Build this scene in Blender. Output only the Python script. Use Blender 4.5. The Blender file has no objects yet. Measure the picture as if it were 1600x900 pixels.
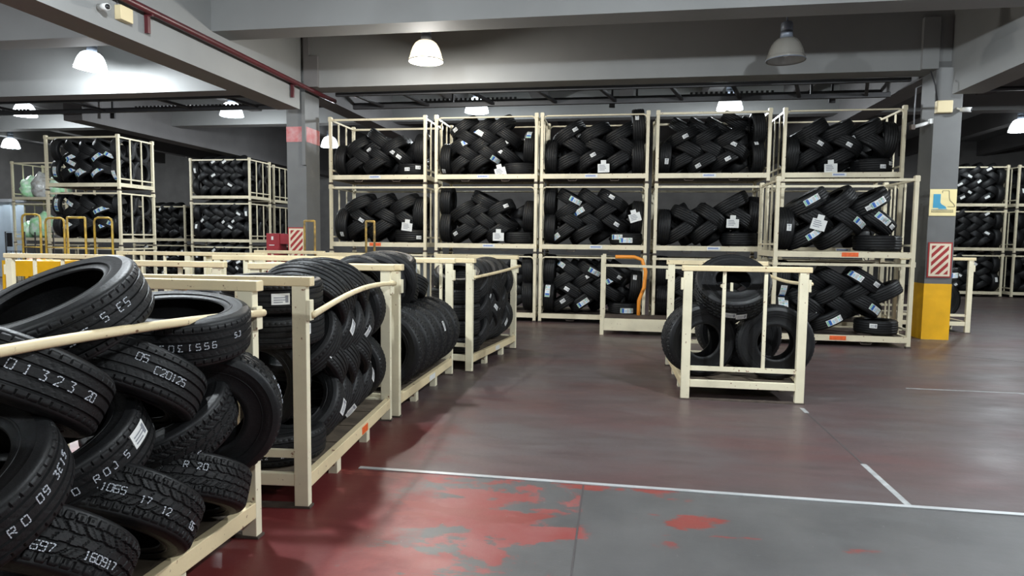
import bpy, math, random
from mathutils import Vector, Matrix, Quaternion
random.seed(7)
PI = math.pi
S = bpy.context.scene
COL = S.collection

# ------------------------------------------------------------------ camera, world, exposure
F_PX = 1010.0
PITCH, ROLL, YAW = math.atan(75 / F_PX), 0.011, math.atan(165 / F_PX)
cam_d = bpy.data.cameras.new('camera'); cam_d.sensor_width = 36.0; cam_d.lens = F_PX / 1600 * 36
cam_d.clip_start = 0.05; cam_d.clip_end = 200
cam = bpy.data.objects.new('camera', cam_d); COL.objects.link(cam); S.camera = cam
_fw = Vector((-math.sin(YAW), math.cos(YAW), 0)); _rt = Vector((math.cos(YAW), math.sin(YAW), 0)); _up = Vector((0, 0, 1))
_F = _fw * math.cos(PITCH) - _up * math.sin(PITCH); _U = _fw * math.sin(PITCH) + _up * math.cos(PITCH)
_R = _rt * math.cos(ROLL) + _U * math.sin(ROLL); _U = -_rt * math.sin(ROLL) + _U * math.cos(ROLL)
_m = Matrix((( _R.x, _U.x, -_F.x), (_R.y, _U.y, -_F.y), (_R.z, _U.z, -_F.z))).to_4x4()
_m.translation = (0, 0, 1.6); cam.matrix_world = _m

wd = bpy.data.worlds.new('world'); S.world = wd; wd.use_nodes = True
wd.node_tree.nodes['Background'].inputs[0].default_value = (0.75, 0.85, 1.0, 1)
wd.node_tree.nodes['Background'].inputs[1].default_value = 0.07
S.view_settings.view_transform = 'Standard'; S.view_settings.look = 'None'
S.view_settings.exposure = 0.0; S.view_settings.gamma = 1.0; S.view_settings.use_curve_mapping = False
LAMP_W = 725.0          # watts of one high-bay lamp

# ------------------------------------------------------------------ materials
def mat(name, col, rough=0.5, metal=0.0, var=0.0, scale=8.0, bump=0.0, bscale=60.0, col2=None, emit=0.0, spec=0.5):
    m = bpy.data.materials.new(name); m.use_nodes = True
    nt = m.node_tree; b = nt.nodes['Principled BSDF']
    b.inputs['Base Color'].default_value = (*col, 1); b.inputs['Roughness'].default_value = rough
    b.inputs['Metallic'].default_value = metal; b.inputs['Specular IOR Level'].default_value = spec
    if emit:
        b.inputs['Emission Color'].default_value = (*col, 1); b.inputs['Emission Strength'].default_value = emit
    tc = nt.nodes.new('ShaderNodeTexCoord')
    if var or col2:
        n = nt.nodes.new('ShaderNodeTexNoise'); n.inputs['Scale'].default_value = scale; n.inputs['Detail'].default_value = 6
        r = nt.nodes.new('ShaderNodeValToRGB'); r.color_ramp.elements[0].position = 0.35; r.color_ramp.elements[1].position = 0.68
        c2 = col2 if col2 else tuple(c * (1 - var) for c in col)
        r.color_ramp.elements[0].color = (*c2, 1); r.color_ramp.elements[1].color = (*col, 1)
        nt.links.new(tc.outputs['Object'], n.inputs['Vector']); nt.links.new(n.outputs['Fac'], r.inputs['Fac'])
        nt.links.new(r.outputs['Color'], b.inputs['Base Color'])
    if bump:
        n2 = nt.nodes.new('ShaderNodeTexNoise'); n2.inputs['Scale'].default_value = bscale; n2.inputs['Detail'].default_value = 4
        bp = nt.nodes.new('ShaderNodeBump'); bp.inputs['Strength'].default_value = bump; bp.inputs['Distance'].default_value = 0.01
        nt.links.new(tc.outputs['Object'], n2.inputs['Vector']); nt.links.new(n2.outputs['Fac'], bp.inputs['Height'])
        nt.links.new(bp.outputs['Normal'], b.inputs['Normal'])
    return m

def worn_paint(name, col, chip, rough=0.45):
    """cream paint with small chips, scratches and grime"""
    m = mat(name, col, rough); nt = m.node_tree; b = nt.nodes['Principled BSDF']
    tc = nt.nodes.new('ShaderNodeTexCoord')
    def noise(scale, detail, p0, p1):
        n = nt.nodes.new('ShaderNodeTexNoise'); n.inputs['Scale'].default_value = scale; n.inputs['Detail'].default_value = detail
        r = nt.nodes.new('ShaderNodeMapRange'); r.inputs['From Min'].default_value = p0; r.inputs['From Max'].default_value = p1
        nt.links.new(tc.outputs['Object'], n.inputs['Vector']); nt.links.new(n.outputs['Fac'], r.inputs['Value']); return r.outputs[0]
    def mix(f, a, c):
        x = nt.nodes.new('ShaderNodeMix'); x.data_type = 'RGBA'
        nt.links.new(f, x.inputs['Factor'])
        if isinstance(a, tuple): x.inputs['A'].default_value = (*a, 1)
        else: nt.links.new(a, x.inputs['A'])
        x.inputs['B'].default_value = (*c, 1); return x.outputs['Result']
    c = mix(noise(3.0, 5, 0.45, 0.75), col, tuple(v * 0.82 for v in col))
    c = mix(noise(28.0, 8, 0.66, 0.70), c, chip)
    nt.links.new(c, b.inputs['Base Color'])
    n2 = nt.nodes.new('ShaderNodeTexNoise'); n2.inputs['Scale'].default_value = 40
    bp = nt.nodes.new('ShaderNodeBump'); bp.inputs['Strength'].default_value = 0.15; bp.inputs['Distance'].default_value = 0.005
    nt.links.new(tc.outputs['Object'], n2.inputs['Vector']); nt.links.new(n2.outputs['Fac'], bp.inputs['Height']); nt.links.new(bp.outputs['Normal'], b.inputs['Normal'])
    return m

M = {}
M['rubber'] = mat('rubber', (0.0075, 0.0078, 0.0085), 0.50, spec=0.30, var=0.35, scale=5, bump=0.12, bscale=90)
M['tread'] = mat('tread_rubber', (0.0085, 0.0088, 0.0095), 0.56, spec=0.28, var=0.35, scale=7, bump=0.2, bscale=70)
M['stamp'] = mat('stamp_paint', (0.52, 0.55, 0.60), 0.6)
M['cream'] = worn_paint('cream_paint', (0.80, 0.735, 0.54), (0.26, 0.14, 0.08))
M['cream2'] = worn_paint('cream_paint_far', (0.72, 0.65, 0.47), (0.28, 0.16, 0.10))
M['wood'] = worn_paint('worn_wood', (0.76, 0.63, 0.39), (0.20, 0.10, 0.05))
M['deck'] = mat('deck_board', (0.13, 0.10, 0.07), 0.7, var=0.5, scale=6, bump=0.3, bscale=25)
M['rust'] = mat('rusty_steel', (0.10, 0.075, 0.06), 0.7, var=0.4, scale=12)
M['dark'] = mat('dark_steel', (0.035, 0.035, 0.038), 0.5, var=0.3, scale=4)
M['black'] = mat('black_plastic', (0.012, 0.012, 0.013), 0.5)
M['white'] = mat('white_paper', (0.74, 0.75, 0.73), 0.6, var=0.08, scale=10)
M['print'] = mat('grey_print', (0.22, 0.23, 0.26), 0.6)
M['blue'] = mat('blue_print', (0.03, 0.12, 0.42), 0.5)
M['green'] = mat('green_print', (0.25, 0.52, 0.36), 0.5)
M['cyan'] = mat('pale_blue_print', (0.38, 0.58, 0.72), 0.5)
M['orange'] = mat('orange_tag', (0.85, 0.14, 0.03), 0.5, var=0.2, scale=30)
M['concrete'] = mat('grey_paint_concrete', (0.262, 0.268, 0.265), 0.75, var=0.16, scale=0.7, bump=0.08, bscale=14)
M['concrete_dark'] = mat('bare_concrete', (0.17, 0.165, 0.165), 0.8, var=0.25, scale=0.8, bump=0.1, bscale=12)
M['pillar'] = mat('pillar_paint', (0.135, 0.138, 0.137), 0.55, var=0.14, scale=2.5, bump=0.05, bscale=20)
M['yellow'] = mat('yellow_paint', (0.88, 0.46, 0.012), 0.45, var=0.12, scale=5)
M['yellow2'] = mat('yellow_tube', (0.62, 0.42, 0.06), 0.45, col2=(0.28, 0.19, 0.05), scale=9)
M['ochre'] = mat('ochre_tube', (0.50, 0.31, 0.06), 0.5, col2=(0.16, 0.11, 0.04), scale=9)
M['red'] = mat('red_paint', (0.34, 0.03, 0.04), 0.4, var=0.25, scale=4)
M['redband'] = mat('red_band', (0.42, 0.06, 0.06), 0.45, col2=(0.46, 0.24, 0.24), scale=6)
M['pipe_red'] = mat('pipe_red', (0.085, 0.014, 0.018), 0.4, var=0.25, scale=5)
M['signred'] = mat('sign_red', (0.34, 0.025, 0.025), 0.45)
M['signcream'] = mat('sign_cream', (0.75, 0.66, 0.50), 0.5, var=0.08, scale=20)
M['signyellow'] = mat('sign_yellow', (0.80, 0.68, 0.34), 0.5)
M['signblue'] = mat('sign_blue', (0.04, 0.30, 0.48), 0.5)
M['beige'] = mat('beige_plastic', (0.66, 0.56, 0.34), 0.5)
M['steel'] = mat('bright_steel', (0.60, 0.62, 0.63), 0.40, metal=0.35, var=0.25, scale=3)
M['galv'] = mat('galvanised', (0.30, 0.31, 0.33), 0.45, metal=0.4)
M['lamp_grey'] = mat('lamp_housing', (0.20, 0.23, 0.28), 0.45, metal=0.3)
M['lamp_cool'] = mat('lit_shade_cool', (0.86, 0.95, 1.0), 0.4, emit=7.0)
M['lamp_warm'] = mat('lit_shade_warm', (1.0, 0.86, 0.62), 0.4, emit=1.5)
M['bulb_warm'] = mat('lit_bulb', (1.0, 0.95, 0.85), 0.4, emit=14.0)
M['wall'] = mat('block_wall', (0.17, 0.165, 0.16), 0.85, var=0.2, scale=2)
M['crate'] = mat('grey_crate', (0.33, 0.37, 0.40), 0.5, var=0.12, scale=5)
M['curtain'] = mat('pale_curtain', (0.55, 0.65, 0.74), 0.35, var=0.1, scale=2)
M['bag_green'] = mat('green_bag', (0.32, 0.78, 0.36), 0.3, col2=(0.80, 0.92, 0.80), scale=7, bump=0.4, bscale=12)
M['bag_clear'] = mat('clear_bag', (0.62, 0.64, 0.64), 0.25, col2=(0.35, 0.33, 0.30), scale=7, bump=0.5, bscale=12)
M['purple'] = mat('purple_tape', (0.16, 0.07, 0.33), 0.5)
M['cardboard'] = mat('cardboard', (0.33, 0.22, 0.13), 0.7, var=0.2, scale=6)
M['orange_tube'] = mat('orange_tube', (0.80, 0.28, 0.03), 0.4)
M['line'] = mat('line_paint', (0.42, 0.43, 0.43), 0.45, var=0.35, scale=14)
M['joint'] = mat('joint_seal', (0.060, 0.055, 0.055), 0.6)
def glass_mat():
    m = mat('smoky_acrylic', (0.30, 0.29, 0.26), 0.25); nt = m.node_tree; b = nt.nodes['Principled BSDF']
    b.inputs['Alpha'].default_value = 0.62; return m
M['acrylic'] = glass_mat()

def floor_mat():
    m = bpy.data.materials.new('painted_floor'); m.use_nodes = True
    nt = m.node_tree; b = nt.nodes['Principled BSDF']; L = nt.links
    tc = nt.nodes.new('ShaderNodeTexCoord'); sep = nt.nodes.new('ShaderNodeSeparateXYZ'); L.new(tc.outputs['Object'], sep.inputs[0])
    def mapped(sx, sy):
        mp = nt.nodes.new('ShaderNodeMapping'); mp.inputs['Scale'].default_value = (sx, sy, 1); L.new(tc.outputs['Object'], mp.inputs[0]); return mp.outputs[0]
    def noise(vec, scale, detail, p0, p1, rough=0.6, dist=0.0):
        n = nt.nodes.new('ShaderNodeTexNoise'); n.inputs['Scale'].default_value = scale; n.inputs['Detail'].default_value = detail
        n.inputs['Roughness'].default_value = rough; n.inputs['Distortion'].default_value = dist
        r = nt.nodes.new('ShaderNodeMapRange'); r.inputs['From Min'].default_value = p0; r.inputs['From Max'].default_value = p1
        L.new(vec, n.inputs['Vector']); L.new(n.outputs['Fac'], r.inputs['Value']); return r.outputs[0], n.outputs['Fac']
    def math_(op, a, c):
        x = nt.nodes.new('ShaderNodeMath'); x.operation = op
        for i, v in enumerate((a, c)):
            if isinstance(v, (int, float)): x.inputs[i].default_value = v
            else: L.new(v, x.inputs[i])
        return x.outputs[0]
    def ramp(v, a, c):
        r = nt.nodes.new('ShaderNodeMapRange'); r.inputs['From Min'].default_value = a; r.inputs['From Max'].default_value = c; L.new(v, r.inputs['Value']); return r.outputs[0]
    def mix(f, a, c):
        x = nt.nodes.new('ShaderNodeMix'); x.data_type = 'RGBA'; L.new(f, x.inputs['Factor'])
        for k, v in (('A', a), ('B', c)):
            if isinstance(v, tuple): x.inputs[k].default_value = (*v, 1)
            else: L.new(v, x.inputs[k])
        return x.outputs['Result']
    X, Y = sep.outputs[0], sep.outputs[1]
    _, wob = noise(mapped(1, 1), 1.6, 8, 0, 1, 0.7)
    wobble = math_('MULTIPLY', math_('SUBTRACT', wob, 0.5), 1.5)
    Xw = math_('ADD', X, wobble); Yw = math_('ADD', Y, wobble)
    # far floor: dull maroon paint rubbed through to grey in soft streaks
    f1, _ = noise(mapped(0.45, 1.0), 1.1, 7, 0.40, 0.62)
    base = mix(f1, (0.094, 0.078, 0.078), (0.096, 0.054, 0.053))
    f1b, _ = noise(mapped(0.6, 2.2), 3.0, 8, 0.45, 0.75)
    base = mix(f1b, base, (0.070, 0.050, 0.050))
    # lane along the racks keeps its deep red paint
    lane = math_('MULTIPLY', ramp(Xw, -1.20, -1.5), ramp(Yw, 6.2, 4.8))
    base = mix(lane, base, (0.098, 0.017, 0.017))
    # this side of the metal strip: grey screed with islands of brighter red paint
    near = ramp(Y, 4.20, 4.16)
    screed = mix(noise(mapped(1, 1), 2.2, 8, 0.35, 0.7)[0], (0.080, 0.079, 0.079), (0.112, 0.110, 0.109))
    scuff, _ = noise(mapped(1, 1.6), 9.0, 10, 0.66, 0.74, 0.7)
    screed = mix(math_('MULTIPLY', scuff, 0.5), screed, (0.27, 0.26, 0.25))
    patch, _ = noise(mapped(0.7, 1.3), 2.1, 9, 0.475, 0.505, 0.66, 0.3)
    zone = ramp(math_('ADD', X, math_('MULTIPLY', wobble, 0.55)), -0.18, -0.24)
    red = mix(noise(mapped(1, 1), 3.5, 6, 0.4, 0.7)[0], (0.225, 0.048, 0.042), (0.25, 0.085, 0.080))
    red = mix(ramp(Xw, -1.05, -1.5), red, (0.118, 0.019, 0.019))
    nearc = mix(math_('MULTIPLY', zone, math_('MAXIMUM', patch, ramp(Xw, -1.1, -1.3))), screed, red)
    # small red islands further right
    isl, _ = noise(mapped(0.8, 2.2), 1.7, 8, 0.575, 0.60, 0.6, 0.2)
    nearc = mix(math_('MULTIPLY', math_('MULTIPLY', isl, ramp(Yw, 3.3, 3.5)), ramp(X, 1.5, 1.2)), nearc, (0.21, 0.048, 0.040))
    col = mix(near, base, nearc)
    spk, _ = noise(mapped(1, 1), 26, 4, 0.70, 0.74)
    col = mix(math_('MULTIPLY', spk, 0.35), col, (0.33, 0.32, 0.31))
    L.new(col, b.inputs['Base Color'])
    rr, _ = noise(mapped(0.6, 1.4), 2.0, 6, 0.3, 0.7)
    rm = nt.nodes.new('ShaderNodeMapRange'); rm.inputs['To Min'].default_value = 0.32; rm.inputs['To Max'].default_value = 0.50; L.new(rr, rm.inputs['Value']); L.new(rm.outputs[0], b.inputs['Roughness'])
    _, bn = noise(mapped(1, 1), 18, 6, 0, 1)
    bp = nt.nodes.new('ShaderNodeBump'); bp.inputs['Strength'].default_value = 0.12; bp.inputs['Distance'].default_value = 0.01
    L.new(bn, bp.inputs['Height']); L.new(bp.outputs['Normal'], b.inputs['Normal'])
    return m
M['floor'] = floor_mat()

# ------------------------------------------------------------------ mesh helpers
class MB:
    def __init__(s): s.v = []; s.f = []; s.mi = []
    def face(s, idx, m=0): s.f.append(idx); s.mi.append(m)
    def box(s, x0, x1, y0, y1, z0, z1, m=0):
        b = len(s.v)
        s.v += [(x0, y0, z0), (x1, y0, z0), (x1, y1, z0), (x0, y1, z0), (x0, y0, z1), (x1, y0, z1), (x1, y1, z1), (x0, y1, z1)]
        for q in ((0, 3, 2, 1), (4, 5, 6, 7), (0, 1, 5, 4), (1, 2, 6, 5), (2, 3, 7, 6), (3, 0, 4, 7)): s.face(tuple(b + i for i in q), m)
        return s
    def bar(s, p, q, w, h, m=0, up=(0, 0, 1)):
        p, q = Vector(p), Vector(q); d = (q - p).normalized(); u = Vector(up)
        if abs(d.dot(u)) > 0.99: u = Vector((0, 1, 0))
        a = d.cross(u).normalized() * (w / 2); c = a.cross(d).normalized() * (h / 2); b = len(s.v)
        for e in (p, q): s.v += [tuple(e + a * i + c * j) for i, j in ((-1, -1), (1, -1), (1, 1), (-1, 1))]
        for t in ((0, 1, 2, 3), (7, 6, 5, 4), (0, 4, 5, 1), (1, 5, 6, 2), (2, 6, 7, 3), (3, 7, 4, 0)): s.face(tuple(b + i for i in t), m)
        return s
    def tube(s, path, r, seg=8, m=0):
        P = [Vector(p) for p in path]; n = len(P); base = len(s.v); u = None
        for i, p in enumerate(P):
            d = (P[min(i + 1, n - 1)] - P[max(i - 1, 0)]).normalized()
            if u is None: u = d.cross(Vector((0.13, 0.31, 1))).normalized()
            u = (u - d * u.dot(d)).normalized(); w = d.cross(u)
            for k in range(seg):
                a = 2 * PI * k / seg; s.v.append(tuple(p + (u * math.cos(a) + w * math.sin(a)) * r))
        for i in range(n - 1):
            for k in range(seg):
                k2 = (k + 1) % seg; s.face((base + i * seg + k, base + i * seg + k2, base + (i + 1) * seg + k2, base + (i + 1) * seg + k), m)
        s.face(tuple(base + k for k in reversed(range(seg))), m); s.face(tuple(base + (n - 1) * seg + k for k in range(seg)), m)
        return s
    def lathe(s, prof, seg=32, c=(0, 0, 0), m=0, closed=False):
        base = len(s.v); n = len(prof)
        for k in range(seg):
            a = 2 * PI * k / seg
            for r, z in prof: s.v.append((c[0] + r * math.cos(a), c[1] + r * math.sin(a), c[2] + z))
        for k in range(seg):
            k2 = (k + 1) % seg
            for j in range(n if closed else n - 1):
                j2 = (j + 1) % n
                s.face((base + k * n + j, base + k2 * n + j, base + k2 * n + j2, base + k * n + j2), m)
        return s
    def mesh(s, name, mats, smooth=False):
        me = bpy.data.meshes.new(name); me.from_pydata(s.v, [], s.f)
        for x in (mats if isinstance(mats, (list, tuple)) else [mats]): me.materials.append(x)
        me.polygons.foreach_set('material_index', s.mi)
        if smooth: me.polygons.foreach_set('use_smooth', [True] * len(me.polygons))
        me.update(); return me
    def build(s, name, mats, parent=None, smooth=False):
        return link(name, s.mesh(name, mats, smooth), parent)

def link(name, me, parent=None):
    o = bpy.data.objects.new(name, me); COL.objects.link(o)
    if parent: o.parent = parent
    return o
def tag(o, label=None, cat=None, group=None, kind=None):
    if label: o['label'] = label
    if cat: o['category'] = cat
    if group: o['group'] = group
    if kind: o['kind'] = kind
    return o
def empty(name, loc=(0, 0, 0), rz=0.0):
    o = bpy.data.objects.new(name, None); COL.objects.link(o); o.location = loc; o.rotation_euler = (0, 0, rz); o.empty_display_size = 0.1
    return o
def bevel(o, w=0.004):
    b = o.modifiers.new('bevel', 'BEVEL'); b.width = w; b.segments = 2; b.limit_method = 'ANGLE'; return o
def copy_tree(o, parent=None):
    c = o.copy(); COL.objects.link(c)
    if parent: c.parent = parent
    for ch in list(o.children): copy_tree(ch, c)
    return c
def smooth_by_angle(me, deg=35):
    me.polygons.foreach_set('use_smooth', [True] * len(me.polygons)); me.set_sharp_from_angle(angle=math.radians(deg))

# ------------------------------------------------------------------ building shell
def struct(name, mb, m): return tag(mb.build(name, m), kind='structure')
struct('floor', MB().box(-26, 20, -6, 30, -0.2, 0.0), M['floor'])
struct('ceiling', MB().box(-26, 20, -6, 30, 5.6, 5.8), M['concrete'])
struct('wall_back', MB().box(-26, 20, 28, 28.3, 0, 5.6), M['wall'])
struct('wall_left', MB().box(-26, -25.7, -6, 28, 0, 5.6), M['wall'])
struct('wall_right', MB().box(19.7, 20, -6, 28, 0, 5.6), M['wall'])
# cross beams
struct('beam_header', MB().box(-25.7, 19.7, 11.86, 12.3, 4.47, 5.6), M['concrete'])
struct('beam_near', MB().box(-25.7, 19.7, 9.05, 9.5, 4.66, 5.6), M['concrete'])
# long girders over the pillar lines: wide lower part, thinner web above
def girder(name, xf, sgn):
    mb = MB(); xa, xb = xf, xf + 0.45 * sgn
    mb.box(min(xa, xb), max(xa, xb), -6, 11.62, 4.02, 4.50)
    xa2, xb2 = xf + 0.07 * sgn, xf + 0.40 * sgn
    mb.box(min(xa2, xb2), max(xa2, xb2), -6, 11.86, 4.50, 5.6)
    struct(name, mb, M['concrete'])
girder('beam_girder_left', -6.0, -1); girder('beam_girder_right', 5.25, 1)
# pillars
def pillar(name, x0, x1, y0, y1, band=False, ybase=0.945):
    mb = MB(); mb.box(x0, x1, y0, y1, ybase, 4.60, 0)
    mb.box(x0 - .004, x1 + .004, y0 - .004, y1 + .004, 0, ybase, 1)
    if band: mb.box(x0 - .005, x1 + .005, y0 - .005, y1 + .005, 3.45, 3.74, 2)
    tag(mb.build(name, [M['pillar'], M['yellow'], M['redband']]), kind='structure')
pillar('pillar_left', -6.40, -6.0, 11.85, 12.42, True); pillar('pillar_right', 5.10, 5.52, 11.85, 12.35)
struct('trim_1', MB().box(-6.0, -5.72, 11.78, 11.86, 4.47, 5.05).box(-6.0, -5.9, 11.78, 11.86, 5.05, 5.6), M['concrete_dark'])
struct('trim_2', MB().box(4.85, 5.10, 11.78, 11.86, 4.47, 5.3), M['concrete'])
struct('trim_3', MB().box(-6.06, -5.99, 11.8, 11.85, 3.0, 4.4), M['pillar'])
# ribs of the slab beyond the header (each its own beam), girders continue
for i, x in enumerate((-21.5, -18.6, -15.7, -12.8, -9.9, -4.1, -2.0, 0.1, 2.1, 4.0, 8.2, 11.0, 13.8)):
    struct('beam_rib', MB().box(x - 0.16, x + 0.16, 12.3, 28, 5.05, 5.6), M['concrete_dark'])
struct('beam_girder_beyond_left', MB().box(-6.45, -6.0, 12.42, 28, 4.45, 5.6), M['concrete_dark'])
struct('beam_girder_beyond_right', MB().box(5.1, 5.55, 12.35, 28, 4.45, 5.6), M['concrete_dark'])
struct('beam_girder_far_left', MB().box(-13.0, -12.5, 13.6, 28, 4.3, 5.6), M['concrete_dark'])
struct('beam_cross_far', MB().box(-25.7, 19.7, 16.7, 17.1, 4.70, 5.6), M['concrete'])
# metal strip, joints and painted lines on the floor
struct('trim_4', MB().box(-1.75, 6.5, 4.165, 4.205, 0, 0.006), M['steel'])
struct('trim_5', MB().box(1.775, 1.815, 4.205, 4.95, 0, 0.003).box(1.775, 1.815, 6.38, 6.55, 0, 0.003), M['line'])
struct('trim_6', MB().box(1.788, 1.80, 4.95, 6.38, 0, 0.002), M['joint'])
struct('trim_7', MB().box(3.2, 6.5, 7.70, 7.732, 0, 0.003).bar((4.32, 7.70, .0015), (5.4, 6.9, .0015), 0.035, 0.003), M['line'])
struct('trim_8', MB().bar((4.7, 10.3, .001), (8.2, 8.4, .001), 0.012, 0.002), M['joint'])

struct('trim_9', MB().bar((-0.19, 4.16, .001), (-0.185, 2.0, .001), 0.010, 0.002), M['joint'])

# red pipe along the left girder, with brackets
pr = empty('sprinkler_pipe', (-5.9, 3.0, 4.43)); tag(pr, 'dark red pipe running along the girder at upper left', 'pipe')
MB().tube([(0, -4.0 + i * 1.0, 0) for i in range(13)] + [(0, 9.25, 0), (0.02, 9.9, 0)], 0.045, 10).build('pipe', M['pipe_red'], pr, True)
for y in (4.55, 8.25): MB().bar((-0.05, y, 0.03), (-0.05, y, -0.27), 0.05, 0.05).bar((-0.05, y, -.05), (0.03, y, -.05), 0.03, 0.02).build('pipe_bracket', M['pipe_red'], pr)
# rolling gate track under the header
gt = empty('gate_track', (0, 12.55, 4.35)); tag(gt, 'dark steel double track with cross braces hanging under the header beam', 'track')
MB().box(-5.7, 5.0, -0.02, 0.04, 0.10, 0.17).build('front_channel', M['dark'], gt)
MB().box(-5.7, 5.0, 0.85, 0.93, 0.02, 0.11).build('rear_channel', M['dark'], gt)
for x in (-5.3, -4.3, -2.9, -1.6, -0.4, 0.9, 2.0, 3.1, 4.3): MB().bar((x, 0.03, 0.13), (x + 0.28, 0.88, 0.06), 0.06, 0.05).build('brace', M['dark'], gt)
for x in (-3.5, 0.3, 3.6): MB().bar((x, 0.9, 0.1), (x, 0.9, 0.69), 0.04, 0.04).build('hanger', M['dark'], gt)
gt2 = empty('gate_track', (-15.0, 12.55, 4.42)); tag(gt2, 'dark steel track with cross braces under the left bay beam', 'track')
MB().box(-9, 8.0, -0.02, 0.04, 0.06, 0.13).build('front_channel', M['dark'], gt2)
MB().box(-9, 8.0, 0.85, 0.93, 0.0, 0.10).build('rear_channel', M['dark'], gt2)
for x in (-6, -3.6, -1.4, 0.8, 3.0, 5.2, 6.8): MB().bar((x, 0.03, 0.1), (x + 0.28, 0.88, 0.05), 0.06, 0.05).build('brace', M['dark'], gt2)
# conduit with perforated cable tray
cd = empty('cable_conduit', (0, 14.2, 4.62)); tag(cd, 'dark conduit and cable trays crossing behind the gate track', 'conduit')
MB().tube([(-24, 0, 0), (-10, 0, 0), (5.3, 0, 0.02), (18, 0, 0.03)], 0.045, 8).build('conduit', M['dark'], cd, True)
for x0, x1 in ((-4.5, -2.2), (1.4, 3.1), (-11.5, -8.6), (-16.5, -14.4)):
    tr = MB().box(x0, x1, -0.12, -0.08, -0.03, 0.03)
    k = x0
    while k < x1 - 0.05: tr.box(k, k + 0.05, -0.12, -0.08, 0.03, 0.075); k += 0.10
    tr.build('cable_tray', M['dark'], cd)
for x in (-12.2, -0.2, 4.2): MB().bar((x, 0.0, 0.0), (x, 0, 0.98), 0.04, 0.04).bar((x, 0, 0), (x, 0, -0.18), 0.12, 0.05).build('conduit_hanger', M['dark'], cd)

# ------------------------------------------------------------------ high-bay lamps
_dome = [(0.085, 0.33), (0.13, 0.318), (0.175, 0.285), (0.215, 0.22), (0.245, 0.14), (0.262, 0.07), (0.268, 0.05), (0.275, 0.045), (0.280, 0.0),
         (0.272, 0.0), (0.262, 0.045), (0.24, 0.14), (0.205, 0.22), (0.165, 0.275), (0.085, 0.315)]
DOME = MB().lathe(_dome, 40).mesh('lamp_shade', M['lamp_cool'], True)
DOME_W = MB().lathe(_dome, 40).mesh('lamp_shade', M['lamp_warm'], True)
DOME_N = MB().lathe(_dome, 40).mesh('lamp_shade', M['acrylic'], True)
RIM = MB().lathe([(0.283, 0.0), (0.287, 0.006), (0.283, 0.014), (0.276, 0.012), (0.274, 0.002)], 40, closed=True).mesh('shade_rim', M['lamp_grey'], True)
NECK = MB().lathe([(0.0, 0.56), (0.075, 0.56), (0.085, 0.54), (0.085, 0.44), (0.078, 0.435), (0.085, 0.43), (0.09, 0.33), (0.0, 0.325)], 24).mesh('lamp_housing', M['lamp_grey'], True)
BULB = MB().lathe([(0.0, 0.06), (0.035, 0.07), (0.055, 0.11), (0.055, 0.17), (0.035, 0.25), (0.03, 0.32), (0.0, 0.325)], 16).mesh('bulb', M['bulb_warm'], True)
BULB_N = MB().lathe([(0.0, 0.06), (0.035, 0.07), (0.055, 0.11), (0.055, 0.17), (0.035, 0.25), (0.03, 0.32), (0.0, 0.325)], 16).mesh('bulb', M['white'], True)
def lamp(x, y, z, label, kind='cool', top=5.6, tilt=(0, 0), power=1.0, group='high-bay pendant lamps'):
    t = empty('pendant_lamp', (x, y, z)); tag(t, label, 'lamp', group); t.rotation_euler = (tilt[0], tilt[1], 0)
    link('lamp_shade', {'cool': DOME, 'warm': DOME_W, 'off': DOME_N}[kind], t)
    link('shade_rim', RIM, t); link('lamp_housing', NECK, t); link('bulb', BULB_N if kind == 'off' else BULB, t)
    MB().tube([(0, 0, 0.55), (0, 0, top - z)], 0.012, 6).build('hanging_rod', M['lamp_grey'], t, True)
    if kind != 'off':
        ld = bpy.data.lights.new('lamp_light', 'POINT'); ld.energy = LAMP_W * power; ld.shadow_soft_size = 0.09
        ld.color = (0.90, 0.96, 1.0) if kind == 'cool' else (1.0, 0.965, 0.90)
        lo = bpy.data.objects.new('lamp_light', ld); COL.objects.link(lo); lo.parent = t; lo.location = (0, 0, -0.06)
lamp(-9.80, 10.9, 4.68, 'bright bluish-white pendant lamp at upper left, left of the sloping girder', 'cool', tilt=(0, 0.10), power=0.62)
lamp(-3.16, 10.4, 4.48, 'glowing warm-white pendant lamp in front of the header beam', 'warm', power=0.38)
lamp(2.40, 10.4, 4.31, 'unlit smoky pendant lamp in front of the header beam', 'off')
lamp(-3.33, 15.0, 4.56, 'lit pendant lamp behind the header, above second back stack', 'cool', power=0.4)
lamp(2.34, 15.0, 4.50, 'lit pendant lamp behind the header, above fourth back stack', 'cool', power=0.4)
lamp(-9.56, 15.0, 4.60, 'lit pendant lamp behind the left girder, above the far left stacks', 'cool', power=0.4)
lamp(-15.5, 15.0, 4.72, 'lit pendant lamp at far left under the dark track', 'cool', power=0.6)
lamp(-9.31, 20.0, 4.54, 'distant lit lamp just right of the red-banded pillar', 'cool', power=0.2)
lamp(-21.3, 20.0, 4.66, 'distant lit lamp at the left edge beside a tyre stack', 'cool', power=0.8)
lamp(10.8, 20.0, 4.72, 'distant lit lamp at the right edge below the girder', 'cool', power=0.2)
# the same row of lamps goes on over the aisle the camera stands in (outside the frame)
for x, y, k, p in ((-3.1, 4.3, 'cool', 1.0), (2.6, 4.3, 'cool', 1.0), (-9.3, 4.3, 'cool', 0.9), (8.6, 4.3, 'cool', 0.7), (8.6, 10.4, 'cool', 1.3), (-3.1, -1.8, 'cool', 0.55), (2.6, -1.8, 'cool', 0.55)):
    lamp(x, y, 4.45, 'lit pendant lamp overhead in the aisle outside the frame', k, power=p, group='overhead aisle lamps')

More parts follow.
